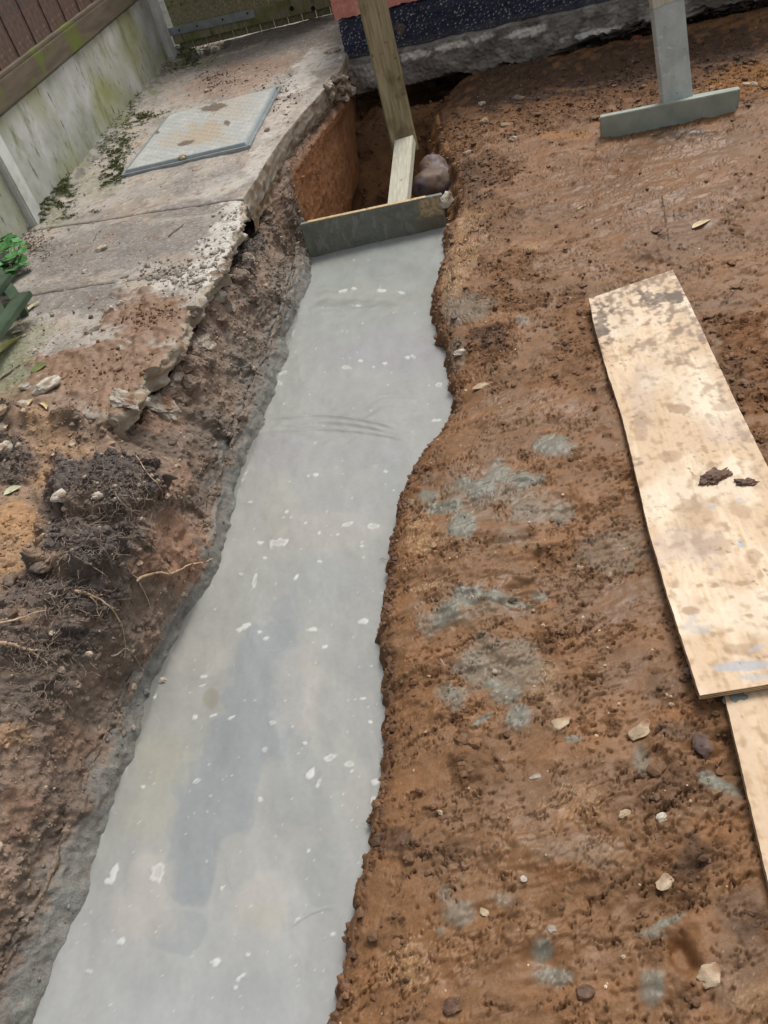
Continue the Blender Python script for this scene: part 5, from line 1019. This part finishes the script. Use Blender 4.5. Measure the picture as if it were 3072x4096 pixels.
for (u, v, h_) in [(28, 513, .09), (12, 512, .09), (22, 520, .085), (44, 526, .08), (5, 530, .08), (30, 535, .085), (18, 540, .08), (48, 542, .07), (3, 548, .075), (38, 550, .07), (24, 555, .075), (10, 560, .07), (50, 560, .05), (34, 565, .06), (18, 572, .06), (3, 575, .06), (44, 578, .04), (28, 582, .05), (10, 590, .05), (-12, 540, .09), (-14, 565, .08), (-10, 590, .07), (20, 596, .035), (-25, 552, .08), (-22, 585, .07), (37, 520, .09), (-4, 520, .1), (14, 528, .095), (55, 572, .035)]:
    p = Vector(P(u, v, .30 + h_ * .8)); o = link('leaf', discs[rr.randrange(4)], M['leaf_grn'], pl); o.location = p - pl.location; o.rotation_euler = (rr.uniform(-.45, .45), rr.uniform(-.45, .45), rr.uniform(0, 6)); s = rr.uniform(.8, 1.25); o.scale = (s, s, s)
    b0 = Vector((base_.x + (p.x - base_.x) * .6, base_.y + (p.y - base_.y) * .6, .30)); stems.append(([b0 - pl.location, (b0 + p) / 2 - pl.location + Vector((rr.gauss(0, .004), rr.gauss(0, .004), .005)), p - pl.location], .0011, .0009))
tube(stems, 'stems', M['leaf_olive'], pl, 4)
# moss as many short tufts
mv, mf = [], []
def mosspatch(u, v, ru, rv, n_, ang=0.):
    for _ in range(n_):
        a_ = rr.gauss(0, .56) * ru; b_ = rr.gauss(0, .56) * rv; ca, sa = math.cos(math.radians(ang)), math.sin(math.radians(ang)); uu, vv = u + a_ * ca - b_ * sa, v + a_ * sa + b_ * ca
        q = P(uu, vv, SLABZ + .006)
        if q[0] < fx(q[1]) + .012 or pn3(np.array(q[0] * 22), np.array(q[1] * 22), np.array(.3), 71) < -.05: continue
        dn = max(0, .045 * (1 - (q[0] - fx(q[1])) / .12)) if q[1] > 3.95 else 0
        for k in range(7):
            x0 = q + np.array([rr.gauss(0, .004), rr.gauss(0, .004), dn - .002]); th = rr.uniform(0, 6.28); w = rr.uniform(.0015, .0034); h_ = rr.uniform(.002, .007)
            b = len(mv); mv.extend([x0 + [w * math.cos(th), w * math.sin(th), 0], x0 - [w * math.cos(th), w * math.sin(th), 0], x0 + [rr.gauss(0, .004), rr.gauss(0, .004), h_]]); mf.append((b, b + 1, b + 2))
for m_ in [(247, 345, 30, 44, 700, 20), (262, 305, 40, 22, 420, -30), (240, 375, 24, 14, 300), (290, 262, 34, 14, 300, -20), (315, 250, 40, 8, 200, -10), (285, 240, 12, 14, 120), (280, 225, 12, 12, 90), (140, 420, 24, 22, 420, -50), (118, 448, 28, 14, 320, -30), (150, 405, 12, 14, 160), (105, 455, 30, 10, 220), (95, 470, 30, 6, 120, -10), (170, 462, 60, 4, 90, -12), (230, 395, 16, 8, 80), (300, 215, 10, 8, 50), (395, 118, 24, 12, 240, -10), (430, 108, 50, 12, 260, -14), (410, 140, 30, 8, 150, -12), (370, 150, 16, 8, 80)]: mosspatch(*m_)
o = link('moss', npmesh('moss', mv, mf, smooth=False), M['moss']); o['kind'] = 'stuff'
# dead leaf litter by the post
lv, lf = [], []
for _ in range(260):
    q = P(rr.gauss(62, 28), rr.gauss(525, 22), SLABZ + .004); b = len(lv); th = rr.uniform(0, 6.28); L_ = rr.uniform(.004, .012)
    for k in range(4): lv.append(q + np.array([L_ * math.cos(th + k * 1.57) * (1, .5)[k % 2], L_ * math.sin(th + k * 1.57) * (1, .5)[k % 2], rr.uniform(0, .008)]))
    lf.append((b, b + 1, b + 2, b + 3))
o = link('leaf_litter', npmesh('leaf_litter', lv, lf, smooth=False), M['twig']); o['kind'] = 'stuff'
# slatted green wood
sw = thing('green_slatted_wood', 'dark green painted slatted wood frame at the left edge below the weeds', 'slatted wood', tuple(P(-20, 690, .32)))
zt = .385
def gb(name, a_, b_, w, z=zt, th=.022): beam(name, Vector(P(a_[0], a_[1], z)), Vector(P(b_[0], b_[1], z)), w, th, M['greenpaint'], parent=sw, bev=.002)
gb('slat', (53, 636), (-60, 792), .062); gb('slat', (12, 598), (-100, 745), .062)
gb('cross_slat', (36, 648), (-14, 578), .045, zt - .023); gb('cross_slat', (8, 690), (-48, 610), .05, zt - .023); gb('cross_slat', (-30, 740), (-90, 655), .05, zt - .023)
for (u, v) in ((40, 655), (-45, 775), (-80, 730), (0, 610)):
    b0 = Vector(P(u, v, zt - .035)); beam('leg', Vector((b0.x, b0.y, .302)), Vector((b0.x, b0.y, zt - .03)), .03, .03, M['greenpaint'], up=(1, 0, 0), parent=sw, bev=.002)
# a few brick fragments exposed under the footing
for (s, z, r) in [(1.18, .0, .05), (1.7, .03, .045), (2.55, .05, .07), (2.35, .03, .05)]:
    q = HC + HD * s + HN * -.005; o = link('brick_fragment', rock(int(s * 100), r, (1.3, .5, .45), .25, 3), nmat('old_brick', (110, 58, 44), (142, 78, 58), 30.) if 'old_brick' not in bpy.data.materials else bpy.data.materials['old_brick'])
    o.location = (q[0], q[1], z); o.rotation_euler = (0, 0, math.radians(-16.5)); tag(o, 'old red brick fragment showing in the dark gap under the grey footing', 'brick fragment', 'brick fragments under the footing')
